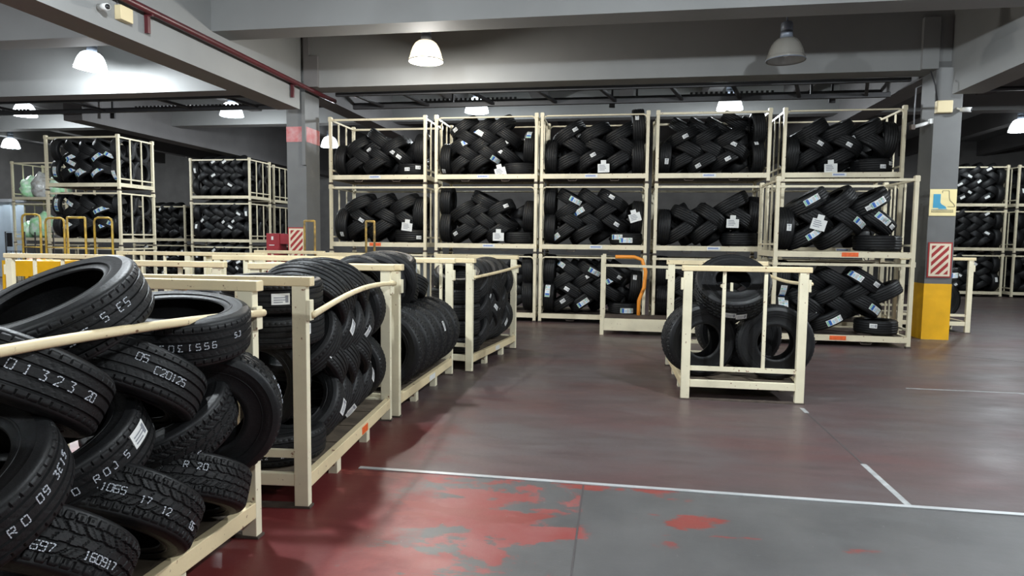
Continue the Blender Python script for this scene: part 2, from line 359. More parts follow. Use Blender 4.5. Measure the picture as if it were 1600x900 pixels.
# ------------------------------------------------------------------ tyres
def tread_depth_rib(u, a):
    """street tread: four straight grooves, shoulder sipes, fine slanted sipes"""
    d = 0.0
    for g in (-0.60, -0.22, 0.22, 0.60):
        if abs(u - g) < 0.045: d = 1.0
    au = abs(u)
    if 0.70 < au < 0.98:
        t = (a * 56 / (2 * PI) + (0.3 if u > 0 else 0.0) + 0.35 * (au - .7)) % 1.0
        if t < 0.13: d = max(d, 0.8)
    if 0.28 < au < 0.52:
        t = (a * 56 / (2 * PI) + u * 1.6) % 1.0
        if t < 0.10: d = max(d, 0.35)
    return d
def tread_depth_block(u, a):
    """all-season / light-truck tread: straight grooves, slanted cuts in the ribs, long shoulder slots"""
    d = 0.0; ph = a * 34 / (2 * PI); au = abs(u)
    for g in (-0.58, -0.20, 0.20, 0.58):
        if abs(u - g - 0.018 * (1 if (ph % 1.0) < 0.5 else -1)) < 0.038: d = 1.0
    if au > 0.62:
        t = (ph * 1.6 + (0.5 if u > 0 else 0) + 0.25 * au) % 1.0
        if t < 0.22: d = max(d, 0.95)
        elif au < .8 and 0.55 < t < 0.64: d = max(d, 0.5)
    elif au > 0.24:
        t = (ph + 1.6 * u * (1 if u > 0 else -1) + (0.4 if u > 0 else 0)) % 1.0
        if t < 0.17: d = max(d, 0.85)
        elif 0.50 < t < 0.57: d = max(d, 0.5)
    else:
        t = (ph * 1.25 - 1.0 * u + 0.4) % 1.0
        if t < 0.11: d = max(d, 0.6)
    return d
def tyre_meshes(R, W, fn, seg, nu, hole=0.63, gd=0.0075, ring=True, name='tyre'):
    """casing (sidewalls, beads, inner liner) and tread band; axis = local Z"""
    hr = R * hole
    def side(s):
        P = [(R * 0.972, 0.405), (R * 0.955, 0.44), (R * 0.93, 0.462), (R * 0.88, 0.487)]
        if ring: P += [(R * 0.87, 0.494), (R * 0.862, 0.489)]
        P += [(R * 0.82, 0.498), (R * 0.77, 0.492)]
        if ring: P += [(R * 0.735, 0.481), (R * 0.730, 0.489), (R * 0.718, 0.487), (R * 0.712, 0.474)]
        P += [(hr + 0.035, 0.452), (hr + 0.030, 0.462), (hr + 0.014, 0.452), (hr + 0.003, 0.43), (hr, 0.40), (hr + 0.006, 0.375),
              (hr + 0.02, 0.37), (R * 0.76, 0.43), (R * 0.86, 0.44), (R * 0.925, 0.38), (R * 0.945, 0.25)]
        return [(r, s * w * W) for r, w in P]
    prof = side(1) + list(reversed(side(-1)))
    cas = MB().lathe(prof, max(48, seg // 4 if seg > 200 else seg), closed=True)
    # the closing strip under the tread keeps the casing watertight
    cm = cas.mesh(name + '_casing', M['rubber']); smooth_by_angle(cm, 40)
    tb = MB(); us = [-1 + 2 * i / nu for i in range(nu + 1)]
    def surf(u):
        au = abs(u); w = u * 0.425 * W
        r = R - 0.010 * R * au ** 2.0 / 0.33 * 0.33 - (0.055 * R * ((au - 0.8) / 0.2) ** 2 if au > 0.8 else 0.0)
        return r, w
    edge = (R * 0.945, 0.44 * W)
    nrow = nu + 3
    for k in range(seg):
        a = 2 * PI * k / seg; ca, sa = math.cos(a), math.sin(a)
        rows = [(R * 0.925, -0.445 * W)] + [(surf(u)[0] - gd * fn(u, a), surf(u)[1]) for u in us] + [(R * 0.925, 0.445 * W)]
        for r, w in rows: tb.v.append((r * ca, r * sa, w))
    for k in range(seg):
        k2 = (k + 1) % seg
        for j in range(nrow - 1): tb.face((k * nrow + j, k2 * nrow + j, k2 * nrow + j + 1, k * nrow + j + 1))
    tm = tb.mesh(name + '_tread', M['tread']); smooth_by_angle(tm, 38)
    return cm, tm
T = {}
def make_kind(key, R, W, fn, seg, nu, **k): T[key] = (R, W) + tyre_meshes(R, W, fn, seg, nu, name='tyre', **k)
make_kind('hero_rib', 0.33, 0.22, tread_depth_rib, 448, 66)
make_kind('hero_block', 0.33, 0.22, tread_depth_block, 448, 66)
make_kind('hero_tall', 0.33, 0.22, tread_depth_block, 448, 66, hole=0.46)
make_kind('mid_rib', 0.31, 0.20, tread_depth_rib, 224, 40)
make_kind('mid_block', 0.31, 0.20, tread_depth_block, 240, 40)
make_kind('far_rib', 0.315, 0.225, lambda u, a: 1.0 if any(abs(u - g) < 0.06 for g in (-.6, -.2, .2, .6)) else 0.0, 64, 20, ring=False)
make_kind('far_big', 0.345, 0.25, lambda u, a: 1.0 if any(abs(u - g) < 0.05 for g in (-.6, -.2, .2, .6)) or (abs(u) > .7 and (a * 40 / 6.2832) % 1 < .25) else 0.0, 96, 20, ring=False)
make_kind('big', 0.375, 0.255, tread_depth_block, 300, 48)
make_kind('truck', 0.385, 0.27, tread_depth_block, 300, 48, hole=0.45)

def sticker_mesh(R, W, kind):
    """adhesive label bent round the tread, centred on local +X"""
    spans = {'s': (0.105, 0.068), 'L': (0.25, 0.095)}[kind]
    ln, wd = spans; ln = min(ln, 0.25); mb = MB(); r = R + 0.003
    def patch(l0, l1, w0, w1, m, rr):
        n = max(1, int(abs(l1 - l0) / 0.02)); b = len(mb.v)
        for i in range(n + 1):
            a = (l0 + (l1 - l0) * i / n) / R
            for w in (w0, w1): mb.v.append((rr * math.cos(a), rr * math.sin(a), w))
        for i in range(n): mb.face((b + 2 * i, b + 2 * i + 2, b + 2 * i + 3, b + 2 * i + 1), m)
    h = wd / 2; patch(-ln / 2, ln / 2, -h, h, 0, r)
    # sides down to the rubber so that the label has a thickness
    for e in (-ln / 2, ln / 2):
        a = e / R; b = len(mb.v)
        for rr in (r, R - 0.004):
            for w in (-h, h): mb.v.append((rr * math.cos(a), rr * math.sin(a), w))
        mb.face((b, b + 1, b + 3, b + 2), 0)
    if kind == 's':
        for q in range(3): patch(-0.040, 0.012 + 0.015 * q, -0.022 + q * 0.014, -0.016 + q * 0.014, 1, r + 0.001)
        patch(0.026, 0.044, -0.022, 0.022, 1, r + 0.001)
    else:
        patch(-0.118, -0.095, -h + .006, h - .006, 3, r + 0.001)
        patch(-0.092, -0.052, -h + .006, h - .006, 2, r + 0.001)
        patch(-0.035, -0.005, -h + .012, h - .03, 4, r + 0.001)
        for q in range(4): patch(0.005, 0.045, -0.034 + q * 0.018, -0.027 + q * 0.018, 1, r + 0.001)
        patch(0.055, 0.080, -h + .006, 0.0, 4, r + 0.001); patch(0.055, 0.080, 0.008, h - .008, 3, r + 0.001)
        for q in range(3): patch(0.088, 0.115, -0.03 + q * 0.022, -0.02 + q * 0.022, 1, r + 0.001)
    return mb.mesh('sticker', [M['white'], M['print'], M['blue'], M['green'], M['cyan']])
STK = {}
def get_sticker(key, kind):
    R, W = T[key][:2]
    if (key, kind) not in STK: STK[key, kind] = sticker_mesh(R, W, kind)
    return STK[key, kind]

FONT = {'0': [[(0, 0), (0, 6), (4, 6), (4, 0), (0, 0)]], '1': [[(1, 5), (2, 6), (2, 0)], [(1, 0), (3, 0)]], '2': [[(0, 5), (1, 6), (4, 6), (4, 3.5), (0, 0), (4, 0)]],
        '3': [[(0, 6), (4, 6), (2, 3.4), (4, 2.6), (4, 0), (0, 0)]], '4': [[(3, 0), (3, 6), (0, 2), (4, 2)]], '5': [[(4, 6), (0, 6), (0, 3.4), (4, 3.4), (4, 0), (0, 0)]],
        '6': [[(4, 6), (0, 6), (0, 0), (4, 0), (4, 3), (0, 3)]], '7': [[(0, 6), (4, 6), (1.5, 0)]], '9': [[(4, 3), (0, 3), (0, 6), (4, 6), (4, 0), (0, 0)]],
        'R': [[(0, 0), (0, 6), (4, 6), (4, 3), (0, 3)], [(1.5, 3), (4, 0)]], 'O': [[(0, 0), (0, 6), (4, 6), (4, 0), (0, 0)]], 'J': [[(0, 1), (0, 0), (3, 0), (3, 6), (1, 6)]],
        'S': [[(4, 6), (0, 6), (0, 3), (4, 3), (4, 0), (0, 0)]], 'E': [[(4, 6), (0, 6), (0, 0), (4, 0)], [(0, 3), (3, 3)]], 'C': [[(4, 6), (0, 6), (0, 0), (4, 0)]],
        'D': [[(0, 0), (0, 6), (3, 6), (4, 4.5), (4, 1.5), (3, 0), (0, 0)]], 'B': [[(0, 0), (0, 6), (4, 5), (0, 3.2), (4, 1.5), (0, 0)]], ' ': []}
def stamp_mesh(R, text, size, w0=0.0, flip=False, gap=1.0, lw=0.0032):
    """dotted figures stamped across the tread; the text is centred on local +X"""
    mb = MB(); k = size / 6.0; adv = (4 + 2.2 * gap) * k; tot = adv * len(text)
    def pt(x, y, rr): a = x / R; return Vector((rr * math.cos(a), rr * math.sin(a), y))
    for i, ch in enumerate(text):
        for line in FONT.get(ch, []):
            for (x0, y0), (x1, y1) in zip(line, line[1:]):
                X0, X1 = i * adv - tot / 2 + x0 * k, i * adv - tot / 2 + x1 * k; Y0, Y1 = (y0 - 3) * k, (y1 - 3) * k
                if flip: X0, X1, Y0, Y1 = -X0, -X1, -Y0, -Y1
                ln = math.hypot(X1 - X0, Y1 - Y0); n = max(1, int(ln / 0.0085))
                for q in range(n):
                    f0, f1 = q / n, (q + 0.72) / n
                    p = pt(X0 + (X1 - X0) * f0, w0 + Y0 + (Y1 - Y0) * f0, R + 0.0005); e = pt(X0 + (X1 - X0) * f1, w0 + Y0 + (Y1 - Y0) * f1, R + 0.0005)
                    mb.bar(p, e, lw, 0.003, up=(p.x, p.y, 0))
    return mb.mesh('stamped_number', M['stamp'])

def frame_to(c, n, face):
    n = Vector(n).normalized(); x = Vector(face) - n * Vector(face).dot(n)
    if x.length < 1e-3: x = n.orthogonal()
    x.normalize(); y = n.cross(x)
    m = Matrix(((x.x, y.x, n.x), (x.y, y.y, n.y), (x.z, y.z, n.z))).to_4x4(); m.translation = Vector(c); return m
def tyre(key, c, n, label, group, face, stickers=(), stamps=(), spin=0.0, parts=True, scale=1.0):
    """stickers: (kind, angle, w) on the tread; stamps: (text, size, angle, w, flip, gap)"""
    R, W, cm, tm = T[key]
    o = link('tyre', cm); tag(o, label, 'tyre', group)
    m = frame_to(c, n, face); o.matrix_world = m @ Matrix.Scale(scale, 4)
    t = link('tread', tm, o); t.rotation_euler = (0, 0, spin)
    for kind, a, w in stickers:
        s = link('sticker', get_sticker(key, kind), o); s.rotation_euler = (0, 0, a); s.location = (0, 0, w)
    for text, size, a, w, flip, gap in stamps:
        s = link('stamped_number', stamp_mesh(R, text, size, 0, flip, gap), o); s.rotation_euler = (0, 0, a); s.location = (0, 0, w)
    return o

ORD = ['first', 'second', 'third', 'fourth', 'fifth', 'sixth', 'seventh', 'eighth', 'ninth']
LAY = ['bottom', 'second', 'third', 'fourth', 'fifth', 'sixth']
def laced(key, o, eu, ed, width, rows, where, group, face, spots=(), spacing=0.40, pitch=0.225, v0=0.255, alpha=33, left='upright', right='mixed',
          umin=None, umax=None, drop=0.0, rnd=None, first=1):
    """tyres laced in herringbone layers; o = front left corner of the deck, eu along the front, ed inwards"""
    rnd = rnd or random.Random(sum(map(ord, where)))
    R, W = T[key][:2]; o, eu, ed, ez = Vector(o), Vector(eu), Vector(ed), Vector((0, 0, 1)); items = []
    def put(u, v, du, dv, lab, d=0.0, tilt=0.0):
        if umin is not None and u < umin: return
        if umax is not None and u > umax: return
        n = eu * (-dv) + ez * du + ed * tilt
        items.append([u, v, du, dv, n, o + eu * u + ez * v + ed * (R + d), lab])
    lw = 0.0
    if left == 'upright':
        lw = W + 0.02
        for i in range(2 if rows > 3 and pitch > .18 else 1): put(W / 2 + 0.012, R + 0.01 + i * 1.62 * R, 0.05, 1, 'upright black tyre at left end, %s,' % ('lower' if i == 0 else 'higher'), 0.02)
    rw = 0.0
    if right == 'mixed':
        put(width - R - 0.01, W / 2 + 0.005, 1, 0.0, 'black tyre lying flat at right end,', 0.0)
        put(width - W / 2 - 0.012, W + R, 0.08, 1, 'upright black tyre at right end,', 0.03); rw = W + 0.02
    elif right == 'upright':
        for i in range(2): put(width - W / 2 - 0.012, R + 0.01 + i * 1.62 * R, -0.06, 1, 'upright black tyre at right end, %s,' % ('lower' if i == 0 else 'higher'), 0.02)
        rw = W + 0.02
    if right == 'flat': put(width - R - 0.01, W / 2 + 0.005, 1, 0.0, 'black tyre lying flat at right end,', 0.0)
    for i in range(rows):
        s = 1 if i % 2 == 0 else -1
        a0 = lw + 0.21; a1 = width - 0.21 - (2 * R - 0.04 if (right in ('mixed', 'flat') and i == 0) else (0.12 if right == 'flat' else rw))
        n = max(1, int((a1 - a0) / spacing + 0.6)); off = 0.0 if s > 0 else 0.10
        us = [a0 + off + q * spacing for q in range(n + 1) if a0 + off + q * spacing <= a1 + 0.08]
        for q, u in enumerate(us):
            if i == rows - 1 and rnd.random() < drop: continue
            al = math.radians(alpha + rnd.uniform(-5, 5))
            put(u + rnd.uniform(-.03, .03), v0 + pitch * i + rnd.uniform(-.02, .02), math.cos(al), s * math.sin(al), (i, q), rnd.uniform(0.0, 0.045), rnd.uniform(-.10, .10))
    # names of the laced ones: counted from the left inside their own layer
    for i in range(rows):
        r = sorted([t for t in items if isinstance(t[6], tuple) and t[6][0] == i], key=lambda t: t[0])
        for q, t in enumerate(r): t[6] = 'black tyre %s from left, %s layer,' % (ORD[q + first - 1], LAY[i] if i < rows - 1 else 'top')
    give = {}
    for u, v, kind in spots:
        best = None
        for k, t in enumerate(items):
            al_ = math.hypot(t[2], t[3]); du, dv = t[2] / al_, t[3] / al_
            x, y = u - t[0], v - t[1]; along = x * du + y * dv; perp = -x * dv + y * du
            if abs(along) < 0.29:
                cst = abs(perp) + 0.25 * abs(along)
                if best is None or cst < best[0]: best = (cst, k, along, perp)
        if best and abs(best[3]) < 0.28:
            give.setdefault(best[1], []).append((kind, math.asin(max(-.8, min(.8, best[2] / R))), max(-.03, min(.03, best[3]))))
    for k, (u, v, du, dv, n, c, lab) in enumerate(items):
        st = give.get(k, [])[:3]
        if st: lab = 'stickered ' + lab
        tyre(key, c, n, '%s %s' % (lab, where), group, face, st, spin=rnd.uniform(0, 6.28))

# ------------------------------------------------------------------ racks
def stacking_rack(length=2.05, depth=1.22, H=1.35, bent=True, rear=True):
    """slim tubular stacking rack; local x along the front, y inwards, origin at the front left foot"""
    r = empty('stacking_rack'); L, D = length, depth; c = M['cream2']
    for x, y in ((0.03, 0.03), (L - 0.03, 0.03), (0.03, D - 0.03), (L - 0.03, D - 0.03)):
        MB().box(x - .028, x + .028, y - .028, y + .028, 0.012, H - 0.012).box(x - .036, x + .036, y - .036, y + .036, H - .10, H - 0.02).build('post', c, r)
        MB().box(x - .034, x + .034, y - .034, y + .034, 0.0, 0.03).build('foot', M['rust'], r)
    b = MB(); b.box(0.058, L - .058, 0.004, 0.05, 0.085, 0.175).box(0.058, L - .058, D - .05, D - .004, 0.085, 0.175)
    b.box(0.004, 0.05, 0.058, D - .058, 0.085, 0.175).box(L - .05, L - .004, 0.058, D - .058, 0.085, 0.175); b.build('base_frame', c, r)
    MB().box(0.05, L - .05, 0.05, D - .05, 0.125, 0.155).build('deck', M['rust'], r)
    z = H - 0.075
    def rail(y):
        if bent:
            q = [(0.05 + 0.0, y, z - 0.14), (0.052, y, z - 0.06), (0.075, y, z - 0.018), (0.12, y, z), (L - .12, y, z), (L - .075, y, z - .018), (L - .052, y, z - .06), (L - .05, y, z - .14)]
            return MB().tube(q, 0.016, 8).build('top_rail', c, r, True)
        return MB().bar((0.05, y, z), (L - .05, y, z), 0.03, 0.04).build('top_rail', c, r)
    rail(0.03)
    if rear: rail(D - 0.03)
    for x in (0.03, L - 0.03):
        MB().bar((x, 0.058, z), (x, D - .058, z), 0.03, 0.035).build('end_rail', c, r)
        MB().bar((x, 0.058, 0.28), (x, D - .058, 0.28), 0.028, 0.032).build('end_rail', c, r)
        for y in (0.42, 0.80): MB().bar((x, y, 0.175), (x, y, z - .018), 0.026, 0.026).build('end_bar', c, r)
    for x in (0.62, 1.42):
        MB().tube([(x - .09, 0.04, 0.085), (x - .07, 0.03, 0.045), (x + .07, 0.03, 0.045), (x + .09, 0.04, 0.085)], 0.008, 6).build('lifting_loop', M['rust'], r, True)
    return r
def rack_label(r, x=1.05, m='white', w=0.12):
    mb = MB(); mb.box(x - w, x + w, -0.002, 0.004, 0.10, 0.165, 0)
    if m == 'white':
        for q in range(9): mb.box(x - .10 + q * .021, x - .10 + q * .021 + .013, -0.003, 0.0, 0.122, 0.148, 1)
    mb.build('rack_label' if m == 'white' else 'orange_tag', [M[m], M['blue']], r)
STACK0 = None
def put_rack(proto, x, y, z, label, group, rz=0.0, lab=None):
    r = copy_tree(proto); r.location = (x, y, z); r.rotation_euler = (0, 0, rz); tag(r, label, 'rack', group)
    if lab: rack_label(r, lab[1], lab[0])
    return r
P_BENT = stacking_rack(bent=True); P_STR = stacking_rack(bent=False)
G_BACK = 'stacking racks of the back row'
ROWX = [(-5.84, 'first', P_STR), (-3.62, 'second', P_BENT), (-1.52, 'third', P_BENT), (0.65, 'fourth', P_STR), (2.90, 'fifth', P_BENT)]
YB = 12.5; LV = ['lower', 'middle', 'upper']
for x, nm, pr_ in ROWX:
    for k in range(3):
        tg = None
        if k == 2: tg = ('white', 0.98)
        if k == 1: tg = ('orange', 0.98) if nm == 'first' else ('white', 1.1)
        if k == 0 and nm == 'third': tg = ('white', 1.6)
        put_rack(pr_, x, YB, k * 1.35, 'cream tubular stacking rack, %s rack of the %s back stack counted from left' % (LV[k], nm), G_BACK, 0, tg)
XF, YF = 2.41, 10.69
for k in range(2):
    put_rack(P_STR, XF, YF, k * 1.30, 'cream stacking rack standing in front of the fifth back stack, %s of two' % ('lower', 'upper')[k], 'front right stack racks', 0, ('orange', 1.12 if k else 1.0))

# ---- tyres of the back row
EX, EY = (1, 0, 0), (0, 1, 0); FACE = (0, -1, 0)
SP = {
 'c1t': [(-5.03,3.40,'s'), (-4.56,3.28,'s'), (-4.53,3.04,'s'), (-4.20,2.99,'s'), (-3.99,3.12,'s')],
 'c1m': [(-5.19,1.96,'s'), (-5.59,1.68,'s'), (-3.98,1.63,'s')],
 'c2t': [(-3.26,3.80,'s'), (-2.79,3.67,'L'), (-2.96,3.49,'L'), (-1.85,3.71,'L'), (-2.18,3.54,'s'), (-2.36,3.29,'s'), (-2.42,3.17,'L'), (-3.49,2.94,'s'), (-2.47,2.91,'s')],
 'c2m': [(-3.27,1.81,'s'), (-2.13,2.14,'s')],
 'c3t': [(-0.84,3.69,'s'), (-0.50,3.21,'s'), (0.16,3.92,'s')],
 'c3m': [(-0.78,2.46,'L'), (-0.78,2.16,'L'), (-0.12,2.48,'s'), (0.30,2.49,'s'), (-1.22,1.66,'L'), (-0.04,1.71,'L'), (-0.03,1.94,'s'), (0.14,1.60,'L')],
 'c4t': [(0.77,3.51,'s'), (1.19,3.55,'s'), (2.08,3.45,'s'), (2.33,3.43,'s'), (0.93,3.10,'s'), (1.49,2.92,'s'), (2.05,2.98,'s')],
 'c4m': [(1.50,2.45,'s')],
 'c5t': [(3.61,3.49,'s'), (4.11,3.54,'s'), (4.04,3.37,'s'), (4.62,2.93,'s'), (4.78,3.05,'s')],
 'c5fm': [(2.58,2.29,'L'), (2.95,2.29,'L'), (3.80,2.16,'s'), (3.97,2.16,'L'), (4.05,2.04,'L'), (4.15,2.13,'s'), (3.74,1.98,'L'), (4.30,2.03,'s'), (3.10,1.62,'L'), (2.76,1.84,'s')],
 'c5fl': [(2.60,0.82,'L'), (2.58,0.63,'L'), (2.77,0.57,'L'), (3.17,0.58,'L'), (3.42,0.30,'L'), (3.64,1.07,'L'), (4.06,1.12,'s'), (3.96,0.56,'L'), (3.94,0.38,'s')],
 'c3l': [(-1.16,1.07,'L'), (-1.35,0.62,'L'), (-0.42,1.03,'L'), (-0.55,0.90,'s'), (-0.98,0.65,'s'), (-1.14,0.56,'s'), (-0.57,0.28,'L'), (-0.07,0.79,'L'), (0.08,0.96,'s'), (0.21,0.92,'s'), (0.19,0.24,'L')],
}
def cell(key, x, z, rows, where, **k):
    sp = [(a - x - 0.06, b - z - 0.18, c) for a, b, c in SP.get(key, [])]
    y = k.pop('y', YB); kind = k.pop('kind', 'far_rib')
    if kind == 'far_big':
        for n, v in (('spacing', 0.47), ('pitch', 0.255), ('v0', 0.29)): k.setdefault(n, v)
    laced(kind, (x + 0.06, y + 0.04, z + 0.18), EX, EY, 1.93, rows, where, 'tyres laced ' + where, FACE, sp, **k)
def ph(k, nm): return 'in %s rack of %s back stack' % (LV[k], nm)
cell('c1t', ROWX[0][0], 2.70, 4, ph(2, 'first'), alpha=33, drop=0.4, pitch=.16, spacing=.38)
cell('c1m', ROWX[0][0], 1.35, 3, ph(1, 'first'), alpha=30, kind='far_big', pitch=.235)
cell('c2t', ROWX[1][0], 2.70, 5, ph(2, 'second'), alpha=32, pitch=.17, spacing=.38, drop=.2)
cell('c2m', ROWX[1][0], 1.35, 4, ph(1, 'second'), alpha=32, spacing=.37, drop=.65, pitch=.20)
cell('c3t', ROWX[2][0], 2.70, 3, ph(2, 'third'), alpha=30, right='upright', kind='far_big', pitch=.25)
cell('c3m', ROWX[2][0], 1.35, 4, ph(1, 'third'), alpha=33, pitch=.20, spacing=.38)
cell('c3l', ROWX[2][0], 0.00, 4, ph(0, 'third'), alpha=33, pitch=.195, spacing=.38)
cell('c4t', ROWX[3][0], 2.70, 3, ph(2, 'fourth'), alpha=30, right='upright', pitch=.215)
cell('c4m', ROWX[3][0], 1.35, 3, ph(1, 'fourth'), alpha=34, drop=0.4, kind='far_big', pitch=.25)
cell('c4l', ROWX[3][0], 0.00, 4, ph(0, 'fourth'), alpha=34, umax=0.75, pitch=.19)
cell('c5t', ROWX[4][0], 2.70, 3, ph(2, 'fifth'), alpha=31, drop=0.2, kind='far_big', pitch=.24)
cell('c5fm', XF, 1.30, 3, 'in upper rack of front right stack', y=YF, alpha=36, drop=0.0, kind='far_big', pitch=.24, right='flat')
cell('c5fl', XF, 0.00, 4, 'in lower rack of front right stack', y=YF, alpha=32, pitch=.20, right='flat')
cell('c2l', ROWX[1][0], 0.00, 4, ph(0, 'second'), right='upright', umin=1.55)

# ---- white paper cards hanging on the racks
def card(x, y, z, w, h, tilt, label, tabs=0.05):
    mb = MB(); mb.box(-w / 2, w / 2, -0.002, 0.002, -h / 2, h / 2).box(-tabs, tabs, -0.002, 0.002, h / 2, h / 2 + 0.07)
    for q in range(4): mb.box(-w * .36, w * (.1 + .06 * (q % 3)), -0.003, -0.0015, h * (.3 - .18 * q), h * (.3 - .18 * q) + 0.012, 1)
    o = mb.build('paper_card', [M['white'], M['print']]); o.location = (x, y, z); o.rotation_euler = (0.06, tilt, 0)
    tag(o, label, 'card', 'paper cards on the racks')
for x, z, t, nm in ((-4.2, 1.84, .12, 'middle rack of first back stack'), (-2.3, 2.92, -.25, 'upper rack of second back stack'), (-2.33, 1.66, .02, 'middle rack of second back stack'),
                    (-0.31, 2.98, -.03, 'upper rack of third back stack'), (0.3, 2.05, -.3, 'middle rack of third back stack'), (2.08, 1.95, .02, 'middle rack of fourth back stack'), (3.74, 2.95, -.06, 'upper rack of fifth back stack')):
    card(x, 12.528, z, 0.22, 0.16, t, 'white paper card hanging before the tyres in the ' + nm)
card(3.06, 10.718, 1.89, 0.22, 0.17, 0.25, 'white paper card hanging before the tyres in upper front right rack')

# ---- low empty rack in front of the third and fourth back stacks, with the orange handle behind it
lr = empty('stacking_rack', (-0.28, 11.08, 0)); tag(lr, 'low cream rack with a deep base board in front of the back row', 'rack')
for x in (0.03, 2.0):
    for y in (0.03, 1.2): MB().box(x - .032, x + .032, y - .03, y + .03, 0, 1.36 if x < 1 else 1.22).build('post', M['cream2'], lr)
MB().box(0.065, 1.97, 0.0, 0.04, 0.08, 0.285).build('base_board', M['cream2'], lr)
MB().box(0.065, 1.97, 0.05, 1.2, 0.20, 0.23).build('deck', M['rust'], lr)
MB().bar((0.06, 0.03, 1.19), (1.97, 0.03, 1.16), 0.03, 0.045).build('top_rail', M['cream2'], lr)
MB().bar((0.03, 0.06, 1.19), (0.03, 1.17, 1.19), 0.03, 0.04).build('end_rail', M['cream2'], lr)
oh = empty('hand_trolley', (0.2, 12.2, 0)); tag(oh, 'orange tubular hand trolley behind the low cream rack', 'trolley')
MB().tube([(-0.25, 0, 1.31), (0.1, 0, 1.31), (0.24, 0, 1.26), (0.31, 0, 1.05), (0.29, 0, 0.75), (0.2, 0.0, 0.5), (0.2, 0, 0.12)], 0.035, 8).build('handle', M['orange_tube'], oh, True)
MB().box(-0.25, 0.28, -0.12, 0.12, 0.07, 0.11).build('platform', M['orange_tube'], oh)
for x in (-0.2, 0.22): MB().tube([(x - .02, -0.06, 0.06), (x + .02, -0.06, 0.06)], 0.06, 14).build('wheel', M['black'], oh)

# ------------------------------------------------------------------ low tyre racks (flat-bar end frames, worn side poles)
def tyre_rack(org, rz, label, L=1.92, W=1.25, H=1.375, group='low tyre racks in the left row', pole=None, pole_l=True, tags=(), mtl='cream', clip_z=1.18, bars=2):
    """local x in [-W, 0], y in [0, L]; origin at the near right foot"""
    r = empty('tyre_rack', (org[0], org[1], 0), rz); tag(r, label, 'rack', group); c = M[mtl]
    for y, s in ((0.0, 1), (L, -1)):
        ya, yb = (0, 0.055) if s > 0 else (L - 0.055, L)
        for x0, x1 in ((-0.085, 0.0), (-W, -W + 0.085)):
            bevel(MB().box(x0, x1, ya, yb, 0.012, H - 0.035).build('post', c, r))
        MB().box(-W - .01, 0.01, ya - .005, yb + .005, 0.0, 0.013).build('base_plate', M['rust'], r)
        bevel(MB().box(-W - .02, 0.03, ya - .006, yb + .006, H - 0.055, H).build('top_bar', M['wood'] if mtl == 'cream' else c, r), 0.006)
        bevel(MB().box(-W + .085, -0.085, ya + .008, yb - .008, 0.13, 0.205).build('bottom_bar', c, r))
        MB().box(-W + .085, -0.085, ya + .012, yb - .012, 0.30, 0.345).build('lower_bar', c, r)
        for q in range(bars):
            x = -W + W * (q + 1) / (bars + 1)
            MB().box(x - .016, x + .016, ya + .015, yb - .015, 0.345, H - .055).build('end_bar', c, r)
        for x in (0.0, -W - .025):
            bevel(MB().box(x, x + 0.025, ya + .0, yb + .0, clip_z - 0.06, clip_z + 0.06).build('clip', c, r), 0.003)
    for x0, x1 in ((-0.05, 0.0), (-W, -W + .05)):
        bevel(MB().box(x0, x1, 0.055, L - .055, 0.115, 0.20).build('side_rail', M['wood'] if mtl == 'cream' else c, r))
    for x in (-0.06, -W + .06):
        for y in (0.62, 1.3): MB().box(x - .03, x + .03, y - .04, y + .04, 0.012, 0.115).box(x - .03, x + .03, y - .04, y + .04, 0, 0.012).build('foot', c, r)
    dk = MB()
    n = 9
    for q in range(n):
        w = (L - .12) / n; y0 = 0.06 + q * w; dk.box(-W + .05, -0.05, y0 + .004, y0 + w - .004, 0.165, 0.19 + 0.004 * (q % 2))
    dk.build('deck', M['deck'], r)
    if pole: MB().tube(pole, 0.019, 10).build('side_pole', M['wood'], r, True)
    for y0, m, w, z0 in tags:
        MB().box(-0.001, 0.003, y0, y0 + w, z0, z0 + 0.055).build('orange_tag' if m == 'orange' else 'rack_label', M[m], r)
    return r
def arc(y0, y1, z0, z1, rise, x=0.03, n=10, inx=0.0):
    return [(x + inx * math.sin(PI * t / n), y0 + (y1 - y0) * t / n, z0 + (z1 - z0) * t / n + rise * math.sin(PI * t / n)) for t in range(n + 1)]
tyre_rack((-1.86, 1.20), 0.0, 'nearest cream rack at left, big tyres bulging past its round wooden pole', pole=arc(0.0, 1.92, 1.245, 1.205, 0.02))
tyre_rack((-1.774, 3.478), 0.09, 'second cream rack from left foreground, with a bent side pole and orange tag', pole=arc(0.02, 1.92, 1.15, 1.21, 0.055), tags=((1.05, 'orange', 0.14, 0.125),))
tyre_rack((-1.905, 5.46), 0.0, 'third cream rack along the left row, big tyres standing upright in it', tags=((0.95, 'white', 0.2, 0.125),))
tyre_rack((-1.712, 7.528), -0.138, 'fourth and farthest cream rack of the left row beside the open floor', pole=arc(0.0, 1.9, 1.15, 1.22, -0.01, 0.03, 10), tags=((0.9, 'white', 0.16, 0.125),), L=1.85)
tyre_rack((1.851, 6.70), 0.012, 'cream rack alone on the open floor holding three large tyres', W=1.19, L=1.86, H=1.365, group='free-standing tyre racks', pole=arc(0.02, 1.84, 1.2, 1.2, -0.03, 0.03), mtl='cream')
tyre_rack((6.33, 12.83), 0.0, 'cream rack partly hidden behind the yellow-based pillar at right', W=1.22, L=1.9, group='free-standing tyre racks', mtl='cream')
G2 = 'empty racks behind the left row'
tyre_rack((-5.80, 6.75), 0.04, 'empty cream rack at far left before the yellow trolleys', W=1.48, group=G2, bars=3)
tyre_rack((-5.0, 8.55), 0.0, 'empty cream rack farther back, left of the red-banded pillar', W=1.25, group=G2, bars=3)
tyre_rack((-3.55, 5.35), 0.03, 'empty cream rack just left of the second left rack', W=1.25, group=G2)
